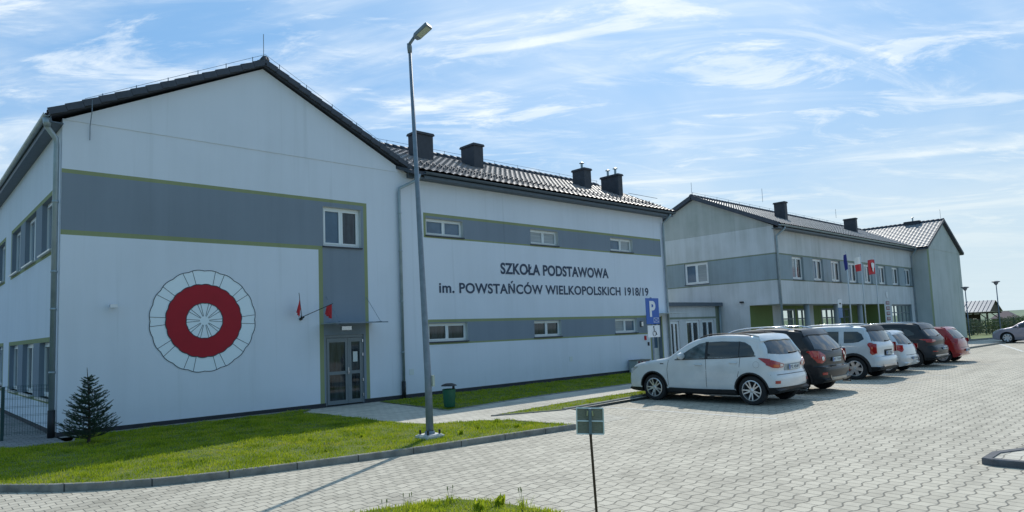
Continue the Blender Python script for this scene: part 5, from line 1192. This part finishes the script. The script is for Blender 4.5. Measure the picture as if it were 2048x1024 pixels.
# second sign further along
s3 = thing('parking_sign', 'small white and blue sign on a post rising above the dark crossover and boxy SUV', 'sign', (33.05, 12.7, 0))
mb = MB(); mb.tube([(33.05, 12.72, -.05), (33.05, 12.72, 3.0)], .035, 10); mb.build('pole', STEEL, s3, smooth=True)
mb = MB(); mb.box((32.83, 12.66, 2.58), (33.27, 12.68, 2.98)); o_ = mb.build('sign_plate', FWHITE, s3); mb = MB(); mb.box((32.95, 12.652, 2.74), (33.15, 12.659, 2.80)); mb.build('sign_mark', BLACK, o_)
mb = MB(); mb.box((32.83, 12.66, 2.10), (33.27, 12.68, 2.575)); mb.build('sign_plate', mat('pale_sign_blue', (.10, .22, .42), .5), s3)
# small sign seen from behind, on the near grass island
K_ = 1.15
def kk(x, y, z): return (x*K_, y*K_, 2+(z-2)*K_)
s4 = thing('small_sign', 'small square sign seen from its back on a thin rusty post in the foreground', 'sign', (5.44, 4.68, LOT+.02))
a, b, c, d = Vector(kk(4.54, 4.08, 1.31)), Vector(kk(4.713, 3.918, 1.297)), Vector(kk(4.73, 3.937, 1.065)), Vector(kk(4.553, 4.10, 1.078))
mb = MB(); plate3(mb, a, b, c, d, .006); bo = mb.build('sign_board', mat('weathered_board', (.30, .29, .245), .8, noise=.35, nscale=30, stretch=(1, 1, 8)), s4)
mb = MB(); nrm = (b-a).cross(d-a).normalized(); off = -nrm*.004 if nrm.dot(-a+Vector((0, 0, 2))) < 0 else nrm*.010
tow = (Vector((0, 0, 2))-a).normalized(); off = tow*.006
for p, q in ((a, b), (b, c), (c, d), (d, a), ((a+d)/2, (b+c)/2)): mb.beam(p+off, q+off, .013, .008, up=tow)
mb.build('sign_frame', PVC, bo)
pt = (a+b)/2 + tow*.022; dn = ((c+d)/2-(a+b)/2)
mb = MB(); mb.beam(pt+Vector((0, 0, -.005)), pt+dn+Vector((0, 0, -.02)), .03, .014, up=tow); mb.build('post_sleeve', STEEL, s4)
mb = MB(); mb.beam(pt+dn+Vector((0, 0, -.0))+tow*.0, (5.475, 4.70, LOT-.05), .026, .026, up=tow); mb.build('post', RUST, s4)
mb = MB()
for v in (-1, 1): mb.beam(pt+(b-a).normalized()*v*.024+dn*.10, pt+(b-a).normalized()*v*.030+dn*.30, .014, .01, up=tow)
mb.build('clamp', RIM, s4)
# wall flags in a two-way holder
hb = thing('flag_holder', 'dark two-way flag bracket fixed to the white gable wall left of the door', 'bracket', (9.05, D, 2.69))
mb = MB(); mb.tube([(9.05, D-.0, 2.67), (9.05, D-.07, 2.68)], .045, 10); mb.tube([(9.05, D-.07, 2.66), (9.035, D-.10, 2.76)], .018, 8); mb.tube([(9.05, D-.07, 2.67), (9.12, D-.11, 2.73)], .018, 8); mb.build('holder_body', BLACK, hb)
def wall_flag(tip, lab, w, l0, l1, drop):
    base = Vector((9.05, D-.09, 2.72)); tip = Vector(tip); f = thing('wall_flag', lab, 'flag', base, 0, 'small red flags in the wall bracket')
    mb = MB(); mb.tube([base, tip], [.011, .009], 8); mb.build('flag_stick', BLACK, f)
    mb = MB(); n = 12; m = 7; vs = []; d = tip-base
    for i in range(n+1):
        p = base+d*(l0+(l1-l0)*i/n)
        for j in range(m+1):
            t = j/m; vs.append(p+Vector((math.sin(i*1.1)*.03*t-.10*w*t, math.cos(i*1.3)*.035*t+.02*t, -drop*t*(.55+.45*i/n))))
    fs = [(i*(m+1)+j, i*(m+1)+j+1, (i+1)*(m+1)+j+1, (i+1)*(m+1)+j) for i in range(n) for j in range(m)]
    mb.add(vs, fs); mb.build('flag_cloth', RED, f, smooth=True)
wall_flag((8.80, D-.45, 3.42), 'small limp red flag on the nearly upright stick of the wall bracket', .6, .35, .82, .42)
wall_flag((9.80, D-.60, 3.10), 'small limp red flag on the slanting stick of the wall bracket', .35, .80, .97, .44)
mb = MB()
# flagpoles before the second block
def flagpole(x, y, h, lab, cloth):
    f = thing('flagpole', lab, 'flagpole', (x, y, 0), 0, 'flagpoles before the school block')
    mb = MB(); mb.tube([(x, y, -.05), (x, y, h)], [.045, .028], 10); mb.lathe([(0, h+.07), (.045, h+.03), (0, h)], (x, y, 0), 10); mb.build('pole', mat('flagpole_white', (.6, .63, .65), .4) if 'flagpole_white' not in bpy.data.materials else bpy.data.materials['flagpole_white'], f, smooth=True)
    cloth(f, x, y, h)
def cloth(mb, f, x, y, z0, z1, w, amp, mats, matf, lean=0):
    n, m = 18, 14; vs = []
    for i in range(n+1):
        for j in range(m+1):
            u = i/n; v = j/m
            vs.append((x-w*u*(1-.0*v)+lean*v, y+amp*math.sin(u*7+v*2.2)*u, z1+(z0-z1)*v - .10*u*u))
    fs = []; ms = []
    for i in range(n):
        for j in range(m): fs.append((i*(m+1)+j, i*(m+1)+j+1, (i+1)*(m+1)+j+1, (i+1)*(m+1)+j)); ms.append(matf((i+.5)/n, (j+.5)/m))
    b = MB(); b.v = vs; b.f = fs; b.m = ms; return b.build('flag', mats, f, smooth=True)
flagpole(41.95, 15.5, 6.02, 'flagpole with a limp dark blue flag, leftmost of the three', lambda f, x, y, h: cloth(None, f, x+.10, y, 5.0, 5.95, .32, .09, [FBLUE, FWHITE], lambda u, v: 0, lean=.05))
flagpole(44.25, 15.5, 6.00, 'flagpole with the white over red flag', lambda f, x, y, h: cloth(None, f, x, y, 4.98, 5.86, .78, .10, [FWHITE, RED], lambda u, v: 0 if v < .5 else 1))
def eagle(f, x, y, h):
    fl = cloth(None, f, x, y, 4.85, 5.80, 1.15, .035, [RED, mat('flag_rim_red', (.42, .01, .03), .7)], lambda u, v: 1 if u < .07 or u > .93 or v < .07 or v > .93 else 0)
    pts = [(0, .40), (.05, .36), (.04, .28), (.16, .36), (.26, .30), (.24, .10), (.18, -.05), (.10, -.08), (.12, -.22), (.04, -.34), (0, -.38)]
    full = pts+[(-a, b) for a, b in reversed(pts[1:-1])]
    mb = MB(); mb.prism([(x-.58+a, y-.075, 5.27+b*.8) for a, b in full], (0, .012, 0)); mb.build('eagle_mark', FWHITE, fl)
flagpole(46.62, 15.5, 5.95, 'flagpole with the red flag bearing a white eagle, rightmost of the three', eagle)

# fence at the left corner of the school
GFEN = mat('fence_green', (.02, .06, .06), .5, .3)
fe = thing('mesh_fence', 'low dark welded mesh fence panel and post closing the path left of the school', 'fence', (2.01, 19.71, 0))
mb = MB(); mb.box((1.985, 19.68, -.05), (2.045, 19.74, 1.22)); mb.build('post', GFEN, fe)
mb = MB(); A_, B_ = Vector((2.05, 19.69, 0)), Vector((2.84, 19.22, 0)); n = 17
for i in range(n+1):
    p = A_.lerp(B_, i/n); mb.tube([p+Vector((0, 0, .08)), p+Vector((0, 0, 1.22))], .004, 4, cap=False)
for z in (.12, .32, .52, .72, .92, 1.10, 1.2):
    for dz in (0, .03): mb.tube([A_+Vector((0, 0, z+dz)), B_+Vector((0, 0, z+dz))], .004, 4, cap=False)
mb.build('mesh_panel', GFEN, fe)

# ================================================================ planting
def leafmat(name, c1, c2, tr=.5, nsc=3.0, rough=.6, dry=None):
    m = bpy.data.materials.new(name); m.use_nodes = True; t = m.node_tree; b = t.nodes['Principled BSDF']; o = t.nodes['Material Output']
    tcn = N(t, 'ShaderNodeTexCoord'); no = N(t, 'ShaderNodeTexNoise', i_Scale=nsc, i_Detail=8, i_Roughness=.7); t.links.new(tcn.outputs['Object'], no.inputs['Vector'])
    rp = ramp(t, [(.30, (*c2, 1)), (.52, (*c1, 1)), (.75, (*(dry or c1), 1))]); n5 = N(t, 'ShaderNodeTexNoise', i_Scale=nsc*14, i_Detail=3); t.links.new(tcn.outputs['Object'], n5.inputs['Vector'])
    ad = N(t, 'ShaderNodeMath', operation='MULTIPLY_ADD', i_1=.35); t.links.new(n5.outputs['Fac'], ad.inputs[0]); sb = N(t, 'ShaderNodeMath', operation='SUBTRACT', i_1=.175); t.links.new(no.outputs['Fac'], sb.inputs[0]); t.links.new(sb.outputs[0], ad.inputs[2])
    t.links.new(ad.outputs[0], rp.inputs[0]); t.links.new(rp.outputs[0], b.inputs['Base Color']); b.inputs['Roughness'].default_value = rough
    b.inputs['Specular IOR Level'].default_value = .25
    ts = N(t, 'ShaderNodeBsdfTranslucent'); t.links.new(rp.outputs[0], ts.inputs[0]); mx = N(t, 'ShaderNodeMixShader', i_0=tr); t.links.new(b.outputs[0], mx.inputs[1]); t.links.new(ts.outputs[0], mx.inputs[2]); t.links.new(mx.outputs[0], o.inputs[0])
    return m
GRASS = leafmat('grass_blades', (.35, .43, .020), (.09, .16, .010), .5, 1.6, dry=(.52, .45, .09))
GRASSN = leafmat('grass_blades_near', (.44, .50, .03), (.17, .27, .015), .5, 2.0, dry=(.52, .50, .09))
def inside(P, poly):
    x, y = P[:, 0], P[:, 1]; c = np.zeros(len(P), bool); n = len(poly)
    for i in range(n):
        x1, y1 = poly[i]; x2, y2 = poly[(i+1) % n]
        if y1 == y2: continue
        k = ((y1 > y) != (y2 > y)) & (x < (x2-x1)*(y-y1)/(y2-y1)+x1); c ^= k
    return c
def blades(name, poly, dens, h0, h1, z, m, wid=.006, clump=.6, rng=np.random.default_rng(3), extra=None):
    poly = np.array(poly, float); lo, hi = poly.min(0), poly.max(0); n = int((hi-lo).prod()*dens)
    P = rng.random((n, 2))*(hi-lo)+lo; P = P[inside(P, poly)]
    g = np.sin(P[:, 0]*5.1+1.7*np.sin(P[:, 1]*3.3))*np.sin(P[:, 1]*4.3+1.1*np.sin(P[:, 0]*2.7)); g2 = np.sin(P[:, 0]*1.3+2)*np.sin(P[:, 1]*1.7+1)
    keep_ = rng.random(len(P)) < (1-clump*.5*(1-g)); P = P[keep_]; g = g[keep_]; g2 = g2[keep_]; n = len(P)
    h = (h0+(h1-h0)*rng.random(n)**1.6)*(1+.35*g+.25*g2); a = rng.random(n)*2*np.pi; ln = rng.random(n)*.8*h; la = rng.random(n)*2*np.pi; w = wid*(.6+.8*rng.random(n))
    dx_, dy_ = np.cos(a)*w, np.sin(a)*w; V = np.zeros((n, 5, 3)); lx, ly = np.cos(la)*ln, np.sin(la)*ln
    V[:, 0] = np.stack([P[:, 0]-dx_, P[:, 1]-dy_, np.full(n, z)], 1); V[:, 1] = np.stack([P[:, 0]+dx_, P[:, 1]+dy_, np.full(n, z)], 1)
    V[:, 2] = np.stack([P[:, 0]+dx_*.7+lx*.35, P[:, 1]+dy_*.7+ly*.35, z+h*.6], 1); V[:, 3] = np.stack([P[:, 0]-dx_*.7+lx*.35, P[:, 1]-dy_*.7+ly*.35, z+h*.6], 1)
    V[:, 4] = np.stack([P[:, 0]+lx, P[:, 1]+ly, z+h*.95], 1)
    me = bpy.data.meshes.new(name); me.vertices.add(n*5); me.vertices.foreach_set('co', V.ravel())
    base = (np.arange(n)*5)[:, None]; quads = (base+np.array([0, 1, 2, 3])); tris = (base+np.array([3, 2, 4]))
    lv = np.concatenate([quads, tris], 1).ravel(); me.loops.add(len(lv)); me.loops.foreach_set('vertex_index', lv)
    me.polygons.add(2*n); st = np.empty(2*n, int); st[0::2] = np.arange(n)*7; st[1::2] = np.arange(n)*7+4; me.polygons.foreach_set('loop_start', st)
    me.update(calc_edges=True); me.validate(); me.materials.append(m); o = bpy.data.objects.new(name, me); COL.objects.link(o); tag(o, kind='stuff'); return o
LAWNP = [p for p in LAWN if p[1] < 19.0 or True]
tag(blades('lawn_grass', LAWN, 1500, .025, .060, -.01, GRASS), 'short sunlit and shaded grass of the lawn before the gable wall', 'grass')
tag(blades('verge_grass', [(11.1, 12.70), (12.9, 12.08), (16.4, 12.32), (37.0, 12.38), (37.0, 13.1), (14.6, 13.10)], 700, .02, .055, -.014, GRASS, .008), 'narrow strip of grass between the kerb and the footpath', 'grass')
tag(blades('strip_grass', [(11.47, 17.5), (11.2, 14.75), (13, 15.0), (15.3, 15.25), (27.6, 15.3), (27.6, 18.85), (11.6, 18.85)], 600, .02, .055, -.014, GRASS, .008), 'shaded grass strip along the foot of the lettered facade', 'grass')
tag(blades('island_grass', [(1.0, 8.4), (4.15, 7.42), (5.1, 7.10), (5.38, 6.98), (5.60, 6.45), (5.70, 5.75), (5.9, 4.2), (3, 4.5)], 2600, .025, .07, LOT+.02, GRASSN, .005, .4), 'fresh green grass of the island at the bottom of the picture', 'grass')
# taller tufts and weeds on the near island edge
def tuft(x, y, z, n, h, lab, grp, broad=False, m=None):
    t_ = thing('weed', lab, 'weed', (x, y, z), 0, grp); mb = MB()
    for i in range(n):
        a = random.random()*2*PI; l = h*(.5+.5*random.random()); lean = random.uniform(.15, .6)*l; w = random.uniform(.003, .005)*(4 if broad else 1)
        bx, by = x+random.gauss(0, .03), y+random.gauss(0, .03); d = Vector((math.cos(a), math.sin(a), 0)); s_ = Vector((-d.y, d.x, 0))*w
        p = [Vector((bx, by, z)), Vector((bx, by, z+l*.55))+d*lean*.3, Vector((bx, by, z+l*.93))+d*lean]
        mb.add([p[0]-s_*.6, p[0]+s_*.6, p[1]+s_, p[1]-s_, p[2]], [(0, 1, 2, 3), (3, 2, 4)])
    mb.build('leaves', m or GRASSN, t_, fix=False)
    if not broad:
        mb = MB()
        for i in range(3):
            a = random.random()*2*PI; q = Vector((x+math.cos(a)*.05, y+math.sin(a)*.05, z+h*1.15)); mb.tube([(x, y, z), q], .0018, 4); mb.tube([q, q+Vector((0, 0, .04))], .006, 5)
        mb.build('seed_stem', mat('seed_straw', (.35, .33, .16), .8) if 'seed_straw' not in bpy.data.materials else bpy.data.materials['seed_straw'], t_)
for i, (x, y, n, h, br) in enumerate([(5.20, 6.85, 26, .15, False), (5.52, 6.3, 30, .15, True), (4.9, 6.95, 22, .10, True), (5.55, 5.9, 34, .19, False), (4.4, 7.1, 22, .10, False), (5.2, 6.3, 28, .16, True), (4.6, 6.9, 20, .17, False)]):
    tuft(x, y, LOT+.02, n, h, 'tuft of taller grass or broad weed growing at the edge of the near grass island', 'tufts on the near grass island', br)
for i, (x, y, n, h, br) in enumerate([(8.6, 10.9, 20, .12, True), (9.3, 11.2, 22, .13, True), (5.9, 11.4, 20, .12, False), (3.9, 12.6, 20, .13, False), (9.9, 10.6, 24, .12, True), (7.2, 12.4, 20, .10, True), (10.2, 11.6, 20, .12, True), (6.3, 12.9, 20, .1, True)]):
    tuft(x, y, -.01, n, h, 'small tuft of coarser grass or weed standing out of the mown lawn', 'tufts on the lawn', br, GRASS)
# spruce
sp = thing('spruce', 'young dark spruce standing before the left corner of the gable wall', 'tree', (3.25, 17.05, 0))
TX, TY, TH = 3.25, 17.05, 1.62
mb = MB(); mb.tube([(TX, TY, -.03), (TX+.01, TY, .5), (TX-.015, TY, 1.1), (TX-.05, TY, TH)], [.035, .025, .014, .004], 8); mb.build('trunk', mat('spruce_bark', (.06, .045, .035), .9), sp)
rg = random.Random(11); mb = MB(); need = MB()
def needles(p, q, dens, ln):
    L_ = (q-p).length; d = (q-p).normalized(); a_ = d.orthogonal().normalized(); b_ = d.cross(a_)
    for i in range(int(L_*dens)):
        t = i/max(1, L_*dens); o = p.lerp(q, t); an = rg.random()*2*PI; rd = a_*math.cos(an)+b_*math.sin(an); tip = o+rd*ln*.8+d*ln*.6+Vector((0, 0, ln*.15)); s_ = rd.cross(d)*.0042
        need.add([o-s_, o+s_, tip], [(0, 1, 2)])
nwh = 16
for w_ in range(nwh):
    z = .10+(TH*.80)*(w_/(nwh-1))**.95; R0 = .60*(1-(w_/(nwh-.3)))**.85+.07; nb = 10 if w_ < 10 else 7
    for k in range(nb):
        a = 2*PI*k/nb+w_*.7+rg.uniform(-.25, .25); L_ = R0*rg.uniform(.72, 1.12); d = Vector((math.cos(a), math.sin(a), 0)); zz0 = z+rg.uniform(-.03, .03)
        p = Vector((TX, TY, zz0)); mid = p+d*L_*.5+Vector((0, 0, L_*rg.uniform(.02, .16))); q = p+d*L_+Vector((0, 0, L_*rg.uniform(.30, .50)))
        mb.tube([p, mid, q], [.008, .005, .002], 5); needles(p.lerp(mid, .2), mid, 260, .028); needles(mid, q, 300, .028)
        for s in (-1, 1):
            for t in (.35, .55, .75):
                o = (p.lerp(mid, t*2) if t < .5 else mid.lerp(q, t*2-1)); sd = Vector((-d.y, d.x, 0))*s; e = o+(sd*.7+d*.75).normalized()*L_*(.42*(1.1-t))+Vector((0, 0, L_*.09)); mb.tube([o, e], [.003, .0015], 4); needles(o, e, 280, .026)
needles(Vector((TX-.02, TY, 1.2)), Vector((TX-.05, TY, TH)), 220, .02)
cr = need.build('crown', leafmat('spruce_needles', (.040, .085, .045), (.014, .036, .026), .2, 6), sp, fix=False); mb.build('branches', mat('spruce_twig', (.05, .04, .03), .9), cr)

# ================================================================ far right: fence, hedge, pavilion, lamps, shed, hills
def foliage(mb, c, r, n, sz, rg):
    for i in range(n):
        u = Vector((rg.gauss(0, 1), rg.gauss(0, 1), rg.gauss(0, 1))).normalized(); rad = rg.random()**.35
        p = Vector((c[0]+u.x*r[0]*rad, c[1]+u.y*r[1]*rad, c[2]+u.z*r[2]*rad)); a = Vector((rg.gauss(0, 1), rg.gauss(0, 1), rg.gauss(0, 1))).normalized(); b = a.orthogonal().normalized(); s = sz*rg.uniform(.6, 1.4)
        mb.add([p-a*s, p+b*s*.6, p+a*s, p-b*s*.6], [(0, 1, 2, 3)])
rg = random.Random(5)
SHRUB = leafmat('shrub_leaves', (.085, .13, .03), (.03, .06, .02), .35, .8); SHRUB2 = leafmat('shrub_leaves_grey', (.11, .14, .07), (.05, .08, .04), .3, .8)
shr = [(84, 18.9, 1.1, 1.5), (84.5, 20.5, 1.2, 1.4), (86, 17.6, 1.1, 1.35), (88, 16.9, 1.2, 1.5), (90, 16.3, 1.1, 1.6), (92.5, 15.9, 1.3, 1.6), (86, 22, 1.3, 1.2), (95, 15.2, 1.2, 1.8), (98, 14.6, 1.4, 1.9), (83.5, 22.8, 1.1, 1.4)]
for i, (x, y, r, h) in enumerate(shr):
    t_ = thing('shrub', 'dense green shrub in the row behind the far mesh fence', 'shrub', (x, y, -.16), 0, 'shrubs behind the far mesh fence')
    mb = MB(); foliage(mb, (x, y, h*.48), (r*1.1, r*1.2, h*.62), 900, .09, rg); mb.build('foliage', SHRUB if i % 3 else SHRUB2, t_, fix=False)
    mb = MB(); mb.tube([(x, y, -.2), (x, y, h*.6)], [.05, .02], 6); mb.build('stem', WOOD, t_)
# slim young tree by the end of the wing
t_ = thing('young_tree', 'thin young tree before the fence beside the farthest school wing', 'tree', (76.5, 18.1, -.16))
mb = MB(); foliage(mb, (76.5, 18.1, 1.25), (.45, .5, .7), 500, .07, rg); mb.build('crown', SHRUB2, t_, fix=False); mb = MB(); mb.tube([(76.5, 18.1, -.2), (76.5, 18.1, 1.4)], [.04, .015], 6); mb.build('trunk', WOOD, t_)
ff = thing('mesh_fence', 'long dark green mesh fence across the far side of the parking lot', 'fence', (80, 18, -.1))
FA, FB = Vector((77.5, 18.9, 0)), Vector((100, 12.2, 0)); n = 9
for i in range(n+1):
    p = FA.lerp(FB, i/n); mb = MB(); mb.box((p.x-.03, p.y-.03, -.15), (p.x+.03, p.y+.03, 1.62)); mb.build('post', GFEN, ff)
mb = MB()
for i in range(160):
    p = FA.lerp(FB, i/160); mb.tube([p+Vector((0, 0, -.1)), p+Vector((0, 0, 1.55))], .006, 3, cap=False)
for z in (.0, .4, .8, 1.2, 1.5): mb.tube([FA+Vector((0, 0, z)), FB+Vector((0, 0, z))], .012, 3, cap=False)
mb.build('mesh_panel', GFEN, ff)
pv = thing('pavilion', 'open timber pavilion with a pale ribbed metal roof beyond the fence', 'pavilion', (98, 23, -.16))
PM = mat('ribbed_metal_roof', (.125, .15, .185), .45, .3, noise=.15); mb = MB(); ya, yb = 19.5, 29.5
def prib(x0, z0, x1, z1):
    n = int((yb-ya)/.42)
    for i in range(n):
        a, b = ya+i*.42, ya+i*.42+.42; mb.add([(x0, a, z0), (x1, a, z1), (x1, a+.36, z1), (x0, a+.36, z0)], [(0, 1, 2, 3)]); mb.add([(x0, a+.36, z0), (x1, a+.36, z1), (x1, a+.38, z1+.06), (x0, a+.38, z0+.06)], [(0, 1, 2, 3)]); mb.add([(x0, a+.38, z0+.06), (x1, a+.38, z1+.06), (x1, b, z1), (x0, b, z0)], [(0, 1, 2, 3)])
prib(95.0, 2.30, 98.3, 3.66); prib(101.6, 2.30, 98.3, 3.66); mb.build('roof', PM, pv, fix=False)
mb = MB(); mb.box((99.6, 21.5, -.2), (99.7, yb, 2.05)); mb.build('back_wall', WOOD, pv)
mb = MB(); mb.prism([(95.2, ya+.2, 2.28), (101.4, ya+.2, 2.28), (98.3, ya+.2, 3.56)], (0, .08, 0)); mb.build('gable_board', WOOD, pv)
mb = MB()
for x in (95.4, 101.2): mb.box((x-.08, ya+.1, 2.08), (x+.08, yb, 2.27))
mb.build('beam', WOOD, pv)
for x in (95.4, 101.2):
    for y in (ya+.4, 22.6, 25.8, 29): mb = MB(); mb.box((x-.09, y-.09, -.2), (x+.09, y+.09, 2.08)); mb.beam((x, y, 1.4), (x, y+.75, 2.1), .09, .09); mb.build('post', WOOD, pv)
def park_lamp(x, y, h, lab):
    t_ = thing('park_lamp', lab, 'street lamp', (x, y, -.1), 0, 'two slim lamps at the far side of the lot')
    mb = MB(); mb.tube([(x, y, -.15), (x, y, h-.32)], [.05, .035], 10); mb.build('pole', STEEL, t_, smooth=True)
    mb = MB(); mb.lathe([(0, h), (.20, h-.02), (.30, h-.06), (.28, h-.09), (.16, h-.14), (.14, h-.22), (.05, h-.34)], (x, y, 0), 18); mb.build('lamp_shade', mat('lamp_shade_grey', (.22, .21, .23), .5) if 'lamp_shade_grey' not in bpy.data.materials else bpy.data.materials['lamp_shade_grey'], t_, smooth=True)
park_lamp(63.7, 14.60, 4.28, 'slim lamp with a dish-shaped shade beside the farthest wing, left and lower of two')
park_lamp(64.96, 12.75, 4.62, 'slim lamp with a dish-shaped shade beside the mauve saloon, right and taller of two')
sh = thing('shed', 'low shed with a brown hipped roof far behind the hedge', 'shed', (131, 25, -.16))
mb = MB(); mb.box((129, 23.5, -.2), (133, 26.3, 1.2)); mb.build('wall', mat('shed_wall', (.25, .23, .2), .8), sh)
mb = MB(); mb.add([(128.6, 23.2, 1.2), (133.4, 23.2, 1.2), (133.4, 26.6, 1.2), (128.6, 26.6, 1.2), (130.6, 24.5, 2.35), (131.4, 24.5, 2.35), (131.4, 25.3, 2.35), (130.6, 25.3, 2.35)], [(0, 1, 5, 4), (1, 2, 6, 5), (2, 3, 7, 6), (3, 0, 4, 7), (4, 5, 6, 7), (3, 2, 1, 0)]); mb.build('roof', mat('shed_roof', (.13, .09, .10), .8), sh)
sheet('sidewalk', [(45, 11.42), (61.2, 11.2), (61.2, 11.6), (75, 11.0), (110, 9.0), (110, 11.0), (76, 12.7), (62.4, 14.2), (62.4, 16.7), (45, 16.7)], -.02, PATHM)
kerb('kerb', [(45, 11.42), (59.3, 11.1)], -.2, .0, .12)
kerb('kerb', [(59.3, 14.35), (66, 13.2), (76, 11.9)], -.2, .10, .15)
# hills and far fields
mb = MB(); rgn = np.random.default_rng(2); nn = 90; rows_ = []
for (dist, hh) in ((260, -.15), (480, 1.0), (800, 3.2), (1100, 5.0), (1500, 4.0), (1600, -5)):
    row = []
    for i in range(nn):
        a = math.radians(-20+i*1.9); h = hh*(1+.35*math.sin(a*9+dist*.01)+.2*math.sin(a*23)) if hh > 0 else hh; row.append((math.sin(a)*dist, math.cos(a)*dist, h))
    rows_.append(row)
vs = [p for r in rows_ for p in r]; fs = [(r*nn+i, r*nn+i+1, (r+1)*nn+i+1, (r+1)*nn+i) for r in range(len(rows_)-1) for i in range(nn-1)]
mb.add(vs, fs); struct(mb.build('hills', HILL, smooth=True))
